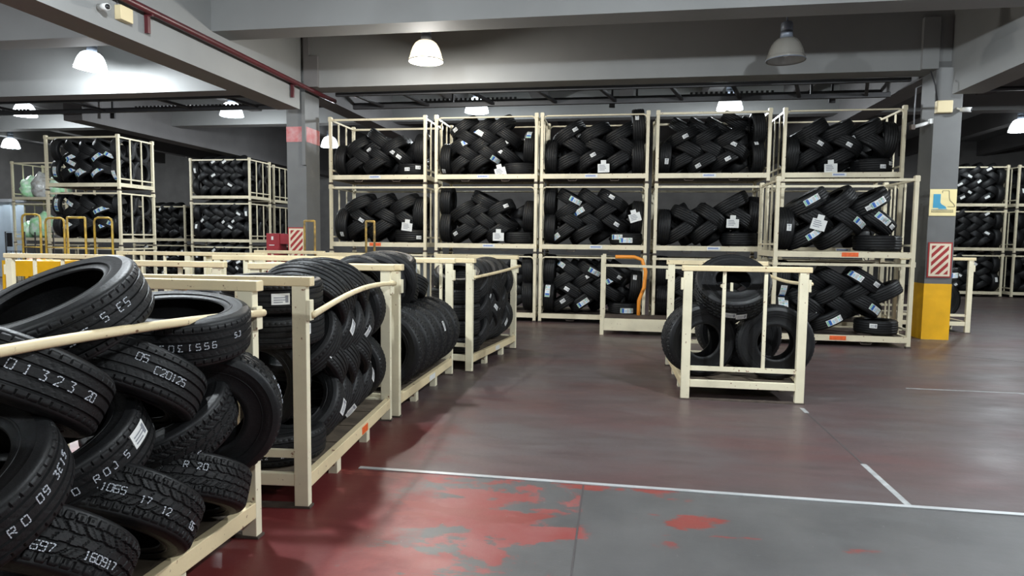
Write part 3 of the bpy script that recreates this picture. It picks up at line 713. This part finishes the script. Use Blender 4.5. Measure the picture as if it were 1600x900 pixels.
tyre_rack((-3.35, 7.5), -0.03, 'empty cream rack just left of the third left rack', W=1.3, group=G2)

# ---- tyres of the nearest rack, one by one
FA = (1.0, -0.85, 0.25); GA = 'large tyres in the nearest left rack'
tyre('hero_rib', (-2.16, 2.20, 1.285), (-0.15, -0.44, 0.885), 'big tyre tilted on top of the nearest pile, its dark hole facing up', GA, FA, (), (('1S6', .036, -.12, .0, False, 2.6), ('S ES', .032, .42, .02, False, 1.2)))
tyre('hero_rib', (-2.05, 2.731, 1.172), (0.109, -0.117, 0.987), 'tyre lying nearly flat on the nearest pile beside the corner post', GA, FA, (), (('9SS1303', .028, -.10, .0, True, 1.6), ('CS', .024, .62, .02, True, 1.0)), spin=1.0)
tyre('hero_rib', (-2.11, 1.92, 1.089), (0.09, 0.557, 0.826), 'tyre stamped with a long number, under the pole at the left edge', GA, FA, (), (('001323', .031, .20, 0.0, False, 2.4), ('20', .030, .80, 0.0, False, .4)), spin=2.0)
tyre('hero_rib', (-2.12, 2.47, 0.965), (0.03, 0.575, 0.818), 'ribbed tyre leaning left in the middle of the nearest pile', GA, FA, (), (('05', .030, -.05, .03, False, .4), ('C20125', .030, .36, .0, False, .5)), spin=3.0)
tyre('hero_rib', (-2.03, 1.63, 0.80), (0.05, -0.50, 0.865), 'upright ribbed tyre at the lower left edge, its dark hole facing left', GA, FA, (), (('0 RO', .030, .25, 0.0, False, 2.0), ('09 3E15', .028, .88, 0.02, False, 1.0)), spin=4.0)
tyre('hero_rib', (-2.17, 2.19, 0.735), (-0.08, -0.44, 0.894), 'tyre with a torn white label leaning right in the nearest pile', GA, FA, (('s', .80, 0.03),), (('0 ROJ', .028, .14, .015, False, 1.8), ('S', .028, .52, .015, False, 1)), spin=5.0)
tyre('hero_block', (-2.112, 2.70, 0.728), (-0.08, -0.45, 0.89), 'blocky-treaded tyre leaning right near the corner post', GA, FA, (), (('5', .027, -.2, -.05, False, 1), ('S', .027, .05, -.05, False, 1)), spin=.6)
tyre('hero_tall', (-1.97, 2.87, 0.73), (0.45, -0.87, -0.10), 'blocky-treaded tyre standing upright against the nearest corner post', GA, (1.0, -0.2, 0.1), (), (('R120 C', .026, .1, -.03, False, 1),), spin=1.6)
tyre('hero_block', (-1.985, 1.863, 0.487), (-0.08, 0.70, 0.704), 'blocky-treaded tyre at the very bottom left of the nearest pile', GA, FA, (), (('697', .027, -.08, -.04, False, .5), ('160917', .026, .50, -.03, False, .6)), spin=2.6)
tyre('hero_block', (-2.017, 2.288, 0.474), (-0.032, 0.679, 0.734), 'blocky-treaded tyre in the middle of the lowest layer by the near rail', GA, FA, (), (('R1065', .027, -.35, -.01, False, .5), ('17', .026, .05, -.02, False, .5), ('12', .027, .33, -.03, False, .4), ('06', .027, .85, -.03, False, .4)), spin=3.6)
tyre('hero_block', (-2.02, 2.69, 0.43), (-0.084, 0.546, 0.834), 'smaller blocky-treaded tyre in the lowest layer next to the corner post', GA, FA, (), (('R 20', .028, -.1, .03, False, 1),), spin=4.6, scale=.94)

# ---- second left rack
def loc(org, rz, x, y, z): c, s = math.cos(rz), math.sin(rz); return (org[0] + c * x - s * y, org[1] + s * x + c * y, z)
oB, rB = (-1.774, 3.478), 0.09
GB = 'tyres in the second left rack'; wB = 'in second left rack'
nB = lambda x, y, z: (math.cos(rB) * x - math.sin(rB) * y, math.sin(rB) * x + math.cos(rB) * y, z)
FB = (0.6, -1, 0.1)
tyre('mid_rib', loc(oB, rB, -0.36, 0.38, 0.295), (0, 0, 1), 'tyre lying flat on the deck at the near end of second left rack', GB, FB, (), (('217122', .03, -.45, -.02, False, 1), ('212122', .03, .35, -.02, False, 1)))
tyre('mid_rib', loc(oB, rB, -0.42, 0.28, 0.70), nB(0.12, -1, 0.05), 'upright tyre with hole facing out at near end of second left rack', GB, FB)
tyre('mid_rib', loc(oB, rB, -0.37, 0.40, 1.04), (0.05, -0.08, 1), 'tyre lying flat second from top at near end of second left rack', GB, FB, (('s', .55, .02),), ())
tyre('mid_rib', loc(oB, rB, -0.37, 0.38, 1.25), (0.03, -0.05, 1), 'tyre lying flat with white label, topmost at near end of second left rack', GB, FB, (('s', .12, .0),), ())
tyre('mid_rib', loc(oB, rB, -0.98, 0.45, 1.10), (0.0, -0.25, 1), 'tyre lying flat deep inside the near end of second left rack', GB, FB)
laced('mid_rib', loc(oB, rB, -0.0, 0.44, 0.19), nB(0, 1, 0), nB(-1, 0, 0), 1.42, 4, wB, GB, (1, -.5, .1),
      [(0.55, .83, 's'), (1.05, .55, 's'), (1.12, .35, 's'), (0.32, .28, 's'), (0.75, .12, 's'), (.95, .75, 's'), (.2, .55, 's')], left='none', right='upright', alpha=50, spacing=0.265, pitch=0.235, v0=.28)

# ---- third left rack: six standing side by side, more on top
GC = 'tyres in the third left rack'
for q in range(6):
    tyre('big', (-2.14, 5.72 + 0.268 * q, 0.575), (0.05, -1, 0.02 * (q % 3)), 'large upright tyre in third left rack, %s from its near end' % ORD[q], GC, (1, -.6, .2),
         (('s', .12, .02),) if q == 3 else (), spin=q * .7)
for q, (x, y, z, n) in enumerate(((-2.42, 5.78, 1.13, (0.30, -0.93, -0.12)), (-2.36, 6.03, 1.15, (0.28, -0.95, -0.14)), (-2.32, 6.28, 1.16, (0.25, -0.95, -.18)))):
    tyre('mid_rib', (x, y, z), n, 'tyre standing on top of the upright ones in third left rack, %s from near end' % ORD[q], GC, (1, -.6, .6), spin=q)
for q, (x, y, z, n) in enumerate(((-2.36, 6.45, 1.07, (0.12, 0.30, 0.94)), (-2.36, 6.80, 1.12, (0.15, 0.35, 0.92)), (-2.55, 6.95, 1.30, (0.12, -0.22, 0.95)))):
    tyre('mid_rib', (x, y, z), n, 'tyre leaning on top in third left rack, %s towards its far end' % ORD[q], GC, (1, -.6, .4), spin=q * 2)

# ---- fourth left rack
oD, rD = (-1.712, 7.528), -0.138
nD = lambda x, y, z: (math.cos(rD) * x - math.sin(rD) * y, math.sin(rD) * x + math.cos(rD) * y, z)
GD = 'tyres in the fourth left rack'
for q, z in enumerate((0.295, 0.50, 0.705, 0.90)):
    tyre('mid_rib', loc(oD, rD, -0.36, 0.37, z), (0, 0, 1), 'tyre lying flat, %s up from the deck at near end of fourth left rack' % ORD[q], GD, (.5, -1, 0), spin=q)
tyre('mid_rib', loc(oD, rD, -0.33, 0.36, 1.12), (0.12, -0.36, 0.92), 'grey-looking tyre tilted on top of the near end of fourth left rack', GD, (.5, -1, 0))
laced('mid_rib', loc(oD, rD, 0.0, 0.45, 0.19), nD(0, 1, 0), nD(-1, 0, 0), 1.34, 5, 'in fourth left rack', GD, (1, -.5, .1),
      [(0.25, .75, 's'), (0.55, .45, 's'), (0.8, .45, 's'), (1.0, .3, 's'), (.4, .6, 's')], left='none', right='upright', alpha=48, spacing=0.26, pitch=0.155, v0=.26)

# ---- three large tyres in the rack on the open floor
GK = 'large tyres in the lone rack'
tyre('truck', (0.865, 7.03, 0.578), (0.30, -0.95, 0.0), 'large light-truck tyre standing at left in the lone floor rack', GK, (-.8, -.5, .5), (), ())
tyre('truck', (1.615, 7.02, 0.578), (-0.06, -1.0, 0.0), 'large light-truck tyre standing at right in the lone floor rack', GK, (.3, -.3, 1), (), ())
tyre('truck', (1.19, 7.05, 1.135), (-0.05, -0.67, 0.74), 'large tyre tilted across the two upright ones in the lone rack', GK, (0, -1, -.4), (('s', -.16, -.02), ('s', .12, -.04)), ())

tyre('truck', (1.42, 7.55, 0.578), (0.04, -1.0, 0.0), 'large tyre added behind the upright pair in the lone rack, darkening the holes', GK, (.3, -.3, 1), (), ())  # added behind the pair so that their holes look dark
tyre('truck', (1.32, 7.95, 0.578), (0.10, -1.0, 0.0), 'large tyre added farthest back in the lone rack, darkening the holes', GK, (.3, -.3, 1), (), ())  # also added, closes off the bright view through the left hole

# ---- rack behind the right pillar
GR = 'tyres behind the yellow pillar'
tyre('truck', (5.86, 13.12, 0.578), (0, -1, 0), 'big upright tyre in the rack behind the yellow-based pillar', GR, FACE)
tyre('big', (5.86, 13.22, 1.06), (0, -0.05, 1), 'tyre with white-blue label lying flat behind the yellow-based pillar', GR, FACE, (('L', -.15, 0), ('L', .55, 0)))
tyre('mid_rib', (5.86, 13.25, 1.27), (0.1, -0.25, 1), 'topmost tyre lying flat in the rack behind the yellow-based pillar', GR, FACE)

# ------------------------------------------------------------------ stacks far off: racks as things, their many small tyres as one stuff object
FAR = MB(); frnd = random.Random(5)
_fp = [(0.19, 0.085), (0.20, 0.10), (0.27, 0.102), (0.298, 0.09), (0.31, 0.07), (0.31, -0.07), (0.298, -0.09), (0.27, -0.102), (0.20, -0.10), (0.19, -0.085), (0.24, -0.06), (0.24, 0.06)]
def far_tyre(c, n, face=(0, -1, 0), stk=None):
    m = frame_to(c, n, face); b = len(FAR.v); FAR.lathe(_fp, 22, closed=True)
    if stk:
        a0 = frnd.uniform(-.4, .4); w = 0.05 if stk == 'L' else .035; l = 0.32 if stk == 'L' else 0.14; k = len(FAR.v)
        for i in range(4):
            a = a0 + l / .31 * (i / 3 - .5)
            for ww in (-w, w): FAR.v.append((0.316 * math.cos(a), 0.316 * math.sin(a), ww))
        for i in range(3): FAR.face((k + 2 * i, k + 2 * i + 2, k + 2 * i + 3, k + 2 * i + 1), 1)
    FAR.v[b:] = [tuple(m @ Vector(v)) for v in FAR.v[b:]]
def far_fill(x, y, z, rows, ps=0.3, kind='L', ends=True, right=False):
    """front layer laced along the rack, upright ones with their holes to the end frame"""
    for i in range(rows):
        s = 1 if i % 2 == 0 else -1; u = 0.45 + (0.1 if s < 0 else 0)
        while u < 1.72:
            al = math.radians(33 + frnd.uniform(-6, 6)); n = (-s * math.sin(al), frnd.uniform(-.1, .1), math.cos(al))
            far_tyre((x + u, y + 0.30 + frnd.uniform(0, .05), z + 0.155 + 0.23 + .205 * i), n, stk=kind if frnd.random() < ps else None); u += 0.36
    for yy in (0.32, 0.90):
        for zz in ((0.31, 0.84) if rows > 3 else (0.31,)):
            for xx in (0.17, 1.88): far_tyre((x + xx, y + yy, z + 0.165 + zz), (1, 0.03, 0.04), stk=kind if frnd.random() < ps else None)
    if right:
        for i in range(rows):
            for q in range(3):
                al = math.radians(33) * (1 if i % 2 else -1); far_tyre((x + 0.5 + .5 * q, y + 0.9, z + .385 + .205 * i), (math.sin(al), 0, math.cos(al)))
G_L = 'stacking racks far at left'
for k in range(3):
    put_rack(P_STR, -13.97, 14.0, 1.35 * k, 'cream stacking rack in the tall stack at far left, %s of three' % LV[k], G_L)
    if k == 0: far_fill(-13.97, 14.0, 0, 3, 0.5, 'L')
    else:
        wh = 'in %s rack of tall far-left stack' % LV[k]; gr = 'tyres laced ' + wh; rn = random.Random(40 + k)
        laced('far_rib', (-13.91, 14.04, 1.35 * k + .18), EX, EY, 1.93, 4, wh, gr, (0.4, -1, 0), [(rn.uniform(.1, 1.85), rn.uniform(.1, .95), 'L') for _ in range(12)], pitch=.20, right='upright', left='upright')
        for q, zz in enumerate((.33, .86)):
            tyre('far_rib', (-12.10, 14.90, 1.35 * k + .18 + zz - .01), (1, 0.02, 0.05 * q), 'upright black tyre behind end frame, %s, %s' % (('lower', 'higher')[q], wh), gr, (0.5, -1, 0))
        for i in range(3):
            for q in range(3):
                al = math.radians(33) * (1 if i % 2 else -1); far_tyre((-13.5 + .45 * q, 14.88, 1.35 * k + .40 + .22 * i), (math.sin(al), 0, math.cos(al)))
for k in range(3):
    put_rack(P_STR, -13.28, 18.5, 1.35 * k, 'cream stacking rack in the distant stack left of the red-banded pillar, %s of three' % LV[k], G_L)
    far_fill(-13.28, 18.5, 1.35 * k, 5, 0.3, 's')
for k in range(3):
    put_rack(P_STR, -13.55, 20.4, 1.35 * k, 'cream stacking rack at the back, end frame showing beside red-banded pillar, %s one' % LV[k], G_L)
    far_fill(-13.55, 20.4, 1.35 * k, 4, 0.2, 's')
for k in range(2):
    put_rack(P_STR, -16.9, 20.4, 1.35 * k, 'cream stacking rack in the low distant stack by the block wall, %s of two' % ('lower', 'upper')[k], G_L)
    far_fill(-16.9, 20.4, 1.35 * k, 5, 0.15, 's')
G_Rr = 'stacking racks far at right'
for k in range(3):
    put_rack(P_STR, 9.62, 22.0, 1.35 * k, 'distant stacking rack right of the yellow-based pillar, %s of three' % LV[k], G_Rr)
    far_fill(9.62, 22.0, 1.35 * k, 5, 0.15, 's')
for k in range(3):
    put_rack(P_STR, 11.92, 22.0, 1.35 * k, 'distant stacking rack at the right edge, %s of three' % LV[k], G_Rr)
    far_fill(11.92, 22.0, 1.35 * k, 5, 0.1, 's')
# second tyre layer deep inside the back row and the hidden lower racks
for x, nm, _p in ROWX:
    for k in range(3):
        if nm == 'first' and k == 0: continue
        rows = 4 if k < 2 else 3
        if nm == 'fifth' and k < 2: rows = 3
        for i in range(rows - (1 if k == 1 else 0)):
            for q in range(4):
                al = math.radians(33) * (1 if i % 2 else -1)
                far_tyre((x + 0.42 + .4 * q, YB + 0.86, 1.35 * k + .385 + .205 * i), (math.sin(al), 0, math.cos(al)))
for q in range(5):          # light-rimmed tyres peeping over the fourth back stack
    tyre('far_rib', (1.25 + .33 * q, YB + 0.92, 2.70 + 1.13 + (0.12 if q == 3 else 0)), (0.5, -0.25, 0.83), 'tyre peeping over the back of the fourth back stack, %s from left' % ORD[q], 'tyres on top of the fourth back stack', FACE)
tag(FAR.build('tyre_pile', [M['rubber'], M['white']], None), 'black tyres filling the far stacks and the depth of the racks', 'tyres', kind='stuff')
smooth_by_angle(bpy.data.objects['tyre_pile'].data, 40)

# rack with bagged goods at the far left
for k in range(3):
    put_rack(P_STR, -19.75, 18.5, 1.33 * k, 'cream stacking rack with green plastic bags at the left edge, %s of three' % LV[k], 'bag racks')
def bag(x, y, z, rx, ry, rz, m, label, seed):
    import bmesh
    bm = bmesh.new(); bmesh.ops.create_icosphere(bm, subdivisions=3, radius=1.0); rn = random.Random(seed)
    ph_ = [rn.uniform(0, 6.28) for _ in range(6)]
    for v in bm.verts:
        p = v.co; k = 1 + .10 * math.sin(5 * p.x + ph_[0]) * math.sin(4 * p.y + ph_[1]) + .07 * math.sin(9 * p.z + ph_[2] + 3 * p.x) + .05 * math.sin(13 * p.y + ph_[3])
        p *= k
        if p.z < -0.75: p.z = -0.75
        v.co = (p.x * rx, p.y * ry, (p.z + .75) * rz)
    # tied neck
    for v in bm.verts:
        if v.co.z > 1.55 * rz: v.co.x *= 0.45; v.co.y *= 0.45; v.co.z += 0.05
    me = bpy.data.meshes.new('plastic_bag'); bm.to_mesh(me); bm.free(); me.materials.append(M[m]); me.polygons.foreach_set('use_smooth', [True] * len(me.polygons))
    o = link('plastic_bag', me); o.location = (x, y, z); tag(o, label, 'bag', 'plastic bags in the far left rack')
zt = 2.66 + .155
bag(-19.40, 18.9, zt, .30, .34, .40, 'bag_green', 'green plastic bag at left in the upper far left rack', 1)
bag(-18.95, 18.85, zt, .30, .3, .46, 'bag_clear', 'clear plastic bag between green ones in the upper far left rack', 2)
bag(-18.35, 18.95, zt, .33, .34, .44, 'bag_green', 'green plastic bag at right in the upper far left rack', 3)
zt = 1.33 + .155
bag(-19.55, 18.95, zt, .2, .3, .32, 'bag_green', 'small green plastic bag at left in the middle far left rack', 4)
bag(-18.95, 18.9, zt, .42, .36, .48, 'bag_green', 'large green-white plastic bag in the middle far left rack', 5)
bag(-18.25, 18.95, zt, .32, .36, .42, 'bag_clear', 'clear plastic bag at right in the middle far left rack', 6)
def carton(x, y, z, w, d, h, label, tape='purple'):
    o = MB().box(-w / 2, w / 2, -d / 2, d / 2, 0, h, 0).box(-w / 2 - .002, w / 2 + .002, -.03, .03, .0, h + .002, 1).box(-.03, .03, -d / 2 - .003, -d / 2 + .002, 0.02, h - .02, 1).build('carton', [M['cardboard'], M[tape]])
    o.location = (x, y, z); tag(o, label, 'box', 'cartons in the far left rack')
carton(-19.2, 18.95, .16, .55, .6, .55, 'brown carton at left in the lower far left rack', 'purple')
carton(-18.5, 18.95, .16, .5, .6, .6, 'brown carton in the middle of the lower far left rack', 'bag_clear')
carton(-17.95, 18.95, .16, .45, .6, .5, 'brown carton at right in the lower far left rack', 'bag_clear')
cu = empty('strip_curtain', (-23.2, 20.6, 0)); tag(cu, 'pale blue plastic strip curtain at the left edge', 'curtain')
MB().box(-2.2, 1.75, -0.04, 0.06, 2.78, 2.9).build('curtain_rail', M['galv'], cu)
for q in range(13): MB().box(-2.2 + .303 * q, -2.2 + .303 * q + .31, -0.012 + .012 * (q % 2), -0.006 + .012 * (q % 2), 0.03, 2.78).build('curtain_strip', M['curtain'], cu)

# ------------------------------------------------------------------ trolleys at left
def trolley(x, y, w, top, label, m='yellow2', rounded=True, depth=0.75, rail=True):
    t = empty('hand_trolley', (x, y, 0)); tag(t, label, 'trolley', 'trolleys with tall tube handles')
    r = 0.019; q = 0.07 if rounded else 0.012; h = w / 2
    path = [(-h, 0, 0.16), (-h, 0, top - q), (-h + q * .3, 0, top - q * .3), (-h + q, 0, top), (h - q, 0, top), (h - q * .3, 0, top - q * .3), (h, 0, top - q), (h, 0, 0.16)]
    MB().tube(path, r, 8).build('handle', M[m], t, True)
    if rail:
        for z in (1.38, 0.8): MB().tube([(-h, 0, z), (h, 0, z)], 0.011, 6).build('cross_bar', M[m], t, True)
    MB().box(-h, h, -0.02, depth, 0.13, 0.17).build('platform', M['deck'], t)
    for xx in (-h + .03, h - .03):
        for yy in (0.06, depth - .08): MB().tube([(xx - .02, yy, .065), (xx + .02, yy, .065)], 0.065, 14).build('wheel', M['black'], t)
trolley(-10.30, 10.0, 0.37, 1.96, 'tall yellow round-topped trolley handle, leftmost of the four at left')
trolley(-9.87, 10.05, 0.38, 1.90, 'dull yellow round-topped trolley handle, second of the four at left')
trolley(-9.39, 10.0, 0.36, 1.91, 'square-topped yellow trolley handle, third of the four at left', rounded=False)
trolley(-8.90, 10.05, 0.35, 1.91, 'round-cornered yellow trolley handle, rightmost of the four at left')
trolley(-5.27, 10.5, 0.19, 1.89, 'narrow ochre trolley handle before the red-banded pillar', 'ochre', False, 0.6, False)
trolley(-4.17, 10.5, 0.15, 1.89, 'narrow ochre trolley handle before the first back stack', 'ochre', False, 0.6, False)
wc = empty('wire_cart', (-10.75, 10.1, 0)); tag(wc, 'black wire-sided cart at the left edge beside the trolleys', 'cart')
MB().tube([(-.2, 0, .15), (-.2, 0, 1.65), (.2, 0, 1.65), (.2, 0, .15)], .013, 8).build('frame', M['black'], wc, True)
MB().tube([(-.2, .6, .15), (-.2, .6, 1.65), (.2, .6, 1.65), (.2, .6, .15)], .013, 8).build('frame', M['black'], wc, True)
MB().box(-.2, -.09, .02, .03, 1.38, 1.63).build('side_panel', M['black'], wc)
for z in (.5, .9, 1.3): MB().tube([(-.2, 0, z), (.2, 0, z)], .006, 6).build('wire', M['black'], wc)
for x_ in (-.1, 0, .1): MB().tube([(x_, 0, .15), (x_, 0, 1.3)], .005, 6).build('wire', M['black'], wc)
MB().box(-.2, .2, 0, .6, .13, .16).build('platform', M['black'], wc)
MB().box(-.08, .14, .2, .5, .95, 1.16).build('bin', M['orange_tube'], wc)
for xx in (-.17, .17):
    for yy in (.05, .55): MB().tube([(xx - .02, yy, .06), (xx + .02, yy, .06)], .06, 12).build('wheel', M['black'], wc)
yc = empty('steel_cart', (-9.3, 9.0, 0)); tag(yc, 'yellow steel cart with boxy body seen through the empty rack bars', 'cart')
MB().box(-.55, .5, 0, .7, .93, 1.18).build('body', M['yellow'], yc)
MB().box(-.55, .5, .0, .7, .35, .42).build('shelf', M['yellow'], yc)
for xx in (-.53, -.1, .48):
    for yy in (.02, .66): MB().box(xx - .025, xx + .025, yy - .02, yy + .04, .12, .93).build('leg', M['yellow'], yc)
MB().box(-.3, .3, .1, .6, .42, .85).build('drawer_unit', M['dark'], yc)
for xx in (-.5, .45):
    for yy in (.05, .6): MB().tube([(xx - .02, yy, .06), (xx + .02, yy, .06)], .06, 12).build('wheel', M['black'], yc)
# grey crate in the lowest rack of the first back stack
gc = empty('crate', (-4.6, 12.62, .156)); tag(gc, 'grey plastic crate in lower rack of first back stack', 'crate')
mb = MB(); mb.box(-.62, .62, 0, .03, .0, .98).box(-.62, .62, .87, .9, 0, .98).box(-.62, -.59, .03, .87, 0, .98).box(.59, .62, .03, .87, 0, .98).box(-.62, .62, 0, .9, -.0, .03); mb.build('body', M['crate'], gc)
MB().box(-.65, .65, -.03, .93, .98, 1.04).build('lid', M['crate'], gc)
MB().tube([(-.16, -.02, .93), (-.1, -.035, .86), (.1, -.035, .86), (.16, -.02, .93)], .012, 6).build('handle', M['dark'], gc, True)

# ------------------------------------------------------------------ on the pillars and girders
hc = empty('hose_cabinet', (-6.72, 11.86, 0)); tag(hc, 'red fire hose cabinet beside the red-banded pillar', 'cabinet')
bevel(MB().box(-.15, .12, 0, .3, .18, 1.68).build('body', M['red'], hc), .006)
MB().box(-.14, .11, -.015, 0, .22, 1.40).build('door', M['red'], hc); MB().box(.06, .09, -.03, -.015, .95, 1.1).build('handle', M['galv'], hc)
bevel(MB().box(.12, .31, .03, .27, 1.47, 1.67).build('side_box', M['red'], hc), .005)
MB().box(-.04, .0, -.006, .0, 1.55, 1.62).box(-.09, .02, -.006, 0, 1.44, 1.455).build('marking', M['white'], hc)
for x in (-.12, .09): MB().box(x - .02, x + .02, .03, .27, 0, .18).build('leg', M['red'], hc)

def clip_rect(poly, x0, x1, z0, z1):
    def cut(P, f, inter):
        out = []
        for i, p in enumerate(P):
            q = P[(i + 1) % len(P)]; a, b = f(p), f(q)
            if a >= 0: out.append(p)
            if a * b < 0: t = a / (a - b); out.append((p[0] + (q[0] - p[0]) * t, p[1] + (q[1] - p[1]) * t))
        return out
    for f in (lambda p: p[0] - x0, lambda p: x1 - p[0], lambda p: p[1] - z0, lambda p: z1 - p[1]):
        poly = cut(poly, f, None)
        if not poly: return []
    return poly
def plate(mb, poly, y, d, m):
    """a flat polygon (x, z) with thickness d in front of y"""
    b = len(mb.v); n = len(poly)
    mb.v += [(x, y, z) for x, z in poly] + [(x, y - d, z) for x, z in poly]
    mb.face(tuple(b + n + i for i in range(n)), m); mb.face(tuple(b + i for i in reversed(range(n))), m)
    for i in range(n): j = (i + 1) % n; mb.face((b + i, b + j, b + n + j, b + n + i), m)
def stripe_sign(x0, x1, z0, z1, y, label):
    s = empty('warning_sign', ((x0 + x1) / 2, y, z0)); tag(s, label, 'sign', 'red striped column signs'); w = (x1 - x0) / 2; h = z1 - z0
    MB().box(-w, w, -.012, 0, 0, h).build('frame', M['signred'], s)
    MB().box(-w + .022, w - .022, -.016, -.012, .022, h - .022).build('panel', M['signcream'], s)
    a0, a1, b0, b1 = -w + .055, w - .055, .055, h - .055; st = MB(); k = -4
    while k < 10:
        c = k * 0.135; P = [(a0 - .5, b0 + c - .5 * 1.05), (a1 + .5, b0 + c + (a1 - a0 + .5) * 1.05), (a1 + .5, b0 + c + .07 + (a1 - a0 + .5) * 1.05), (a0 - .5, b0 + c + .07 - .5 * 1.05)]
        P = clip_rect(P, a0, a1, b0, b1)
        if len(P) > 2: plate(st, P, -.016, .002, 0)
        k += 1
    st.build('stripes', M['signred'], s)
stripe_sign(5.125, 5.495, 1.05, 1.64, 11.848, 'red and cream diagonal striped sign on the yellow-based right pillar')
stripe_sign(-6.395, -6.03, 1.20, 1.80, 11.845, 'red and cream diagonal striped sign on the red-banded left pillar')
bs = empty('safety_sign', (5.31, 11.848, 2.08)); tag(bs, 'pale yellow safety boots sign on the right pillar', 'sign')
MB().box(-.205, .205, -.008, 0, 0, .44).build('panel', M['signyellow'], bs)
boot = [(-.13, .36), (-.02, .36), (-.02, .22), (.0, .19), (.06, .155), (.075, .13), (.075, .115), (-.04, .115), (-.05, .13), (-.13, .13)]
b1 = MB(); plate(b1, [(x - .02, z) for x, z in boot], -.008, .002, 0); b1.build('boot', M['signblue'], bs)
b2 = MB(); ob = [(-.015, .415), (.085, .415), (.092, .30), (.105, .255), (.165, .195), (.18, .165), (.18, .15), (.07, .15)]
for p, q in zip(ob, ob[1:]): b2.bar((p[0], -.010, p[1]), (q[0], -.010, q[1]), .006, .002, up=(0, 1, 0))
b2.bar((-.015, -.010, .415), (-.015, -.010, .375), .006, .002, up=(0, 1, 0))
b2.build('boot_outline', M['dark'], bs)
tx = MB(); b3 = MB()
for zz, n in ((.085, 15), (.058, 17)):
    for q in range(n): tx.box(-.17 + q * .34 / n, -.17 + q * .34 / n + .013, -.010, -.008, zz, zz + .014)
tx.build('caption', M['dark'], bs)
b3.box(-.16, .07, -.010, -.008, .104, .109).build('sole_line', M['signblue'], bs)
jb = empty('junction_box', (5.22, 11.85, 3.855)); tag(jb, 'beige junction box near the top of the right pillar', 'box')
bevel(MB().box(-.12, .12, -.09, 0, -.1, .1).build('body', M['beige'], jb), .008); MB().box(-.11, .11, -.098, -.09, -.09, .09).build('cover', M['beige'], jb)
MB().tube([(-.1, -.04, .1), (-.14, -.03, .35), (-.22, -.02, .6)], .012, 6).build('cable', M['dark'], jb, True)
def cctv(loc, rz, label):
    c = empty('security_camera', loc, rz); tag(c, label, 'camera', 'security cameras')
    MB().tube([(0, 0, 0), (0, -.05, -.03)], .015, 8).build('bracket', M['white'], c, True)
    MB().tube([(0, -.05, -.03), (0, -.2, -.05)], .038, 14).build('body', M['white'], c, True)
    MB().tube([(0, -.2, -.05), (0, -.21, -.051)], .028, 14).build('lens', M['black'], c, True)
cctv((5.44, 11.85, 3.84), 0.9, 'small white security camera on the right pillar beside the junction box')
tl = empty('tube_light', (4.97, 11.9, 3.58)); tag(tl, 'unlit white tube fitting sticking out left of the right pillar', 'lamp')
MB().tube([(-.16, 0, -.03), (.13, 0, .06)], .03, 10).build('tube', M['white'], tl, True); MB().box(.08, .135, -.04, .04, 0.02, .1).build('end_cap', M['white'], tl); MB().box(-.2, -.14, -.04, .04, -.07, .01).build('end_cap', M['rust'], tl)
MB().tube([(-.14, .03, -.02), (-.13, .03, .62), (-.05, .03, .66)], .011, 6).build('conduit', M['galv'], tl, True)
cctv((-5.99, 6.80, 4.25), 1.2, 'round white security camera on the left girder')
jb2 = empty('junction_box', (-5.98, 7.16, 4.27)); tag(jb2, 'small beige box beside the camera on the left girder', 'box')
bevel(MB().box(-.02, .07, -.10, .10, -.09, .08).build('body', M['beige'], jb2), .008); MB().tube([(0.03, -.1, .09), (.02, -.14, .25), (.02, -.1, .6)], .008, 6).build('cable', M['dark'], jb2, True)

# the prototypes the racks were copied from
def drop_tree(o):
    for ch in list(o.children): drop_tree(ch)
    bpy.data.objects.remove(o)
drop_tree(P_BENT); drop_tree(P_STR)
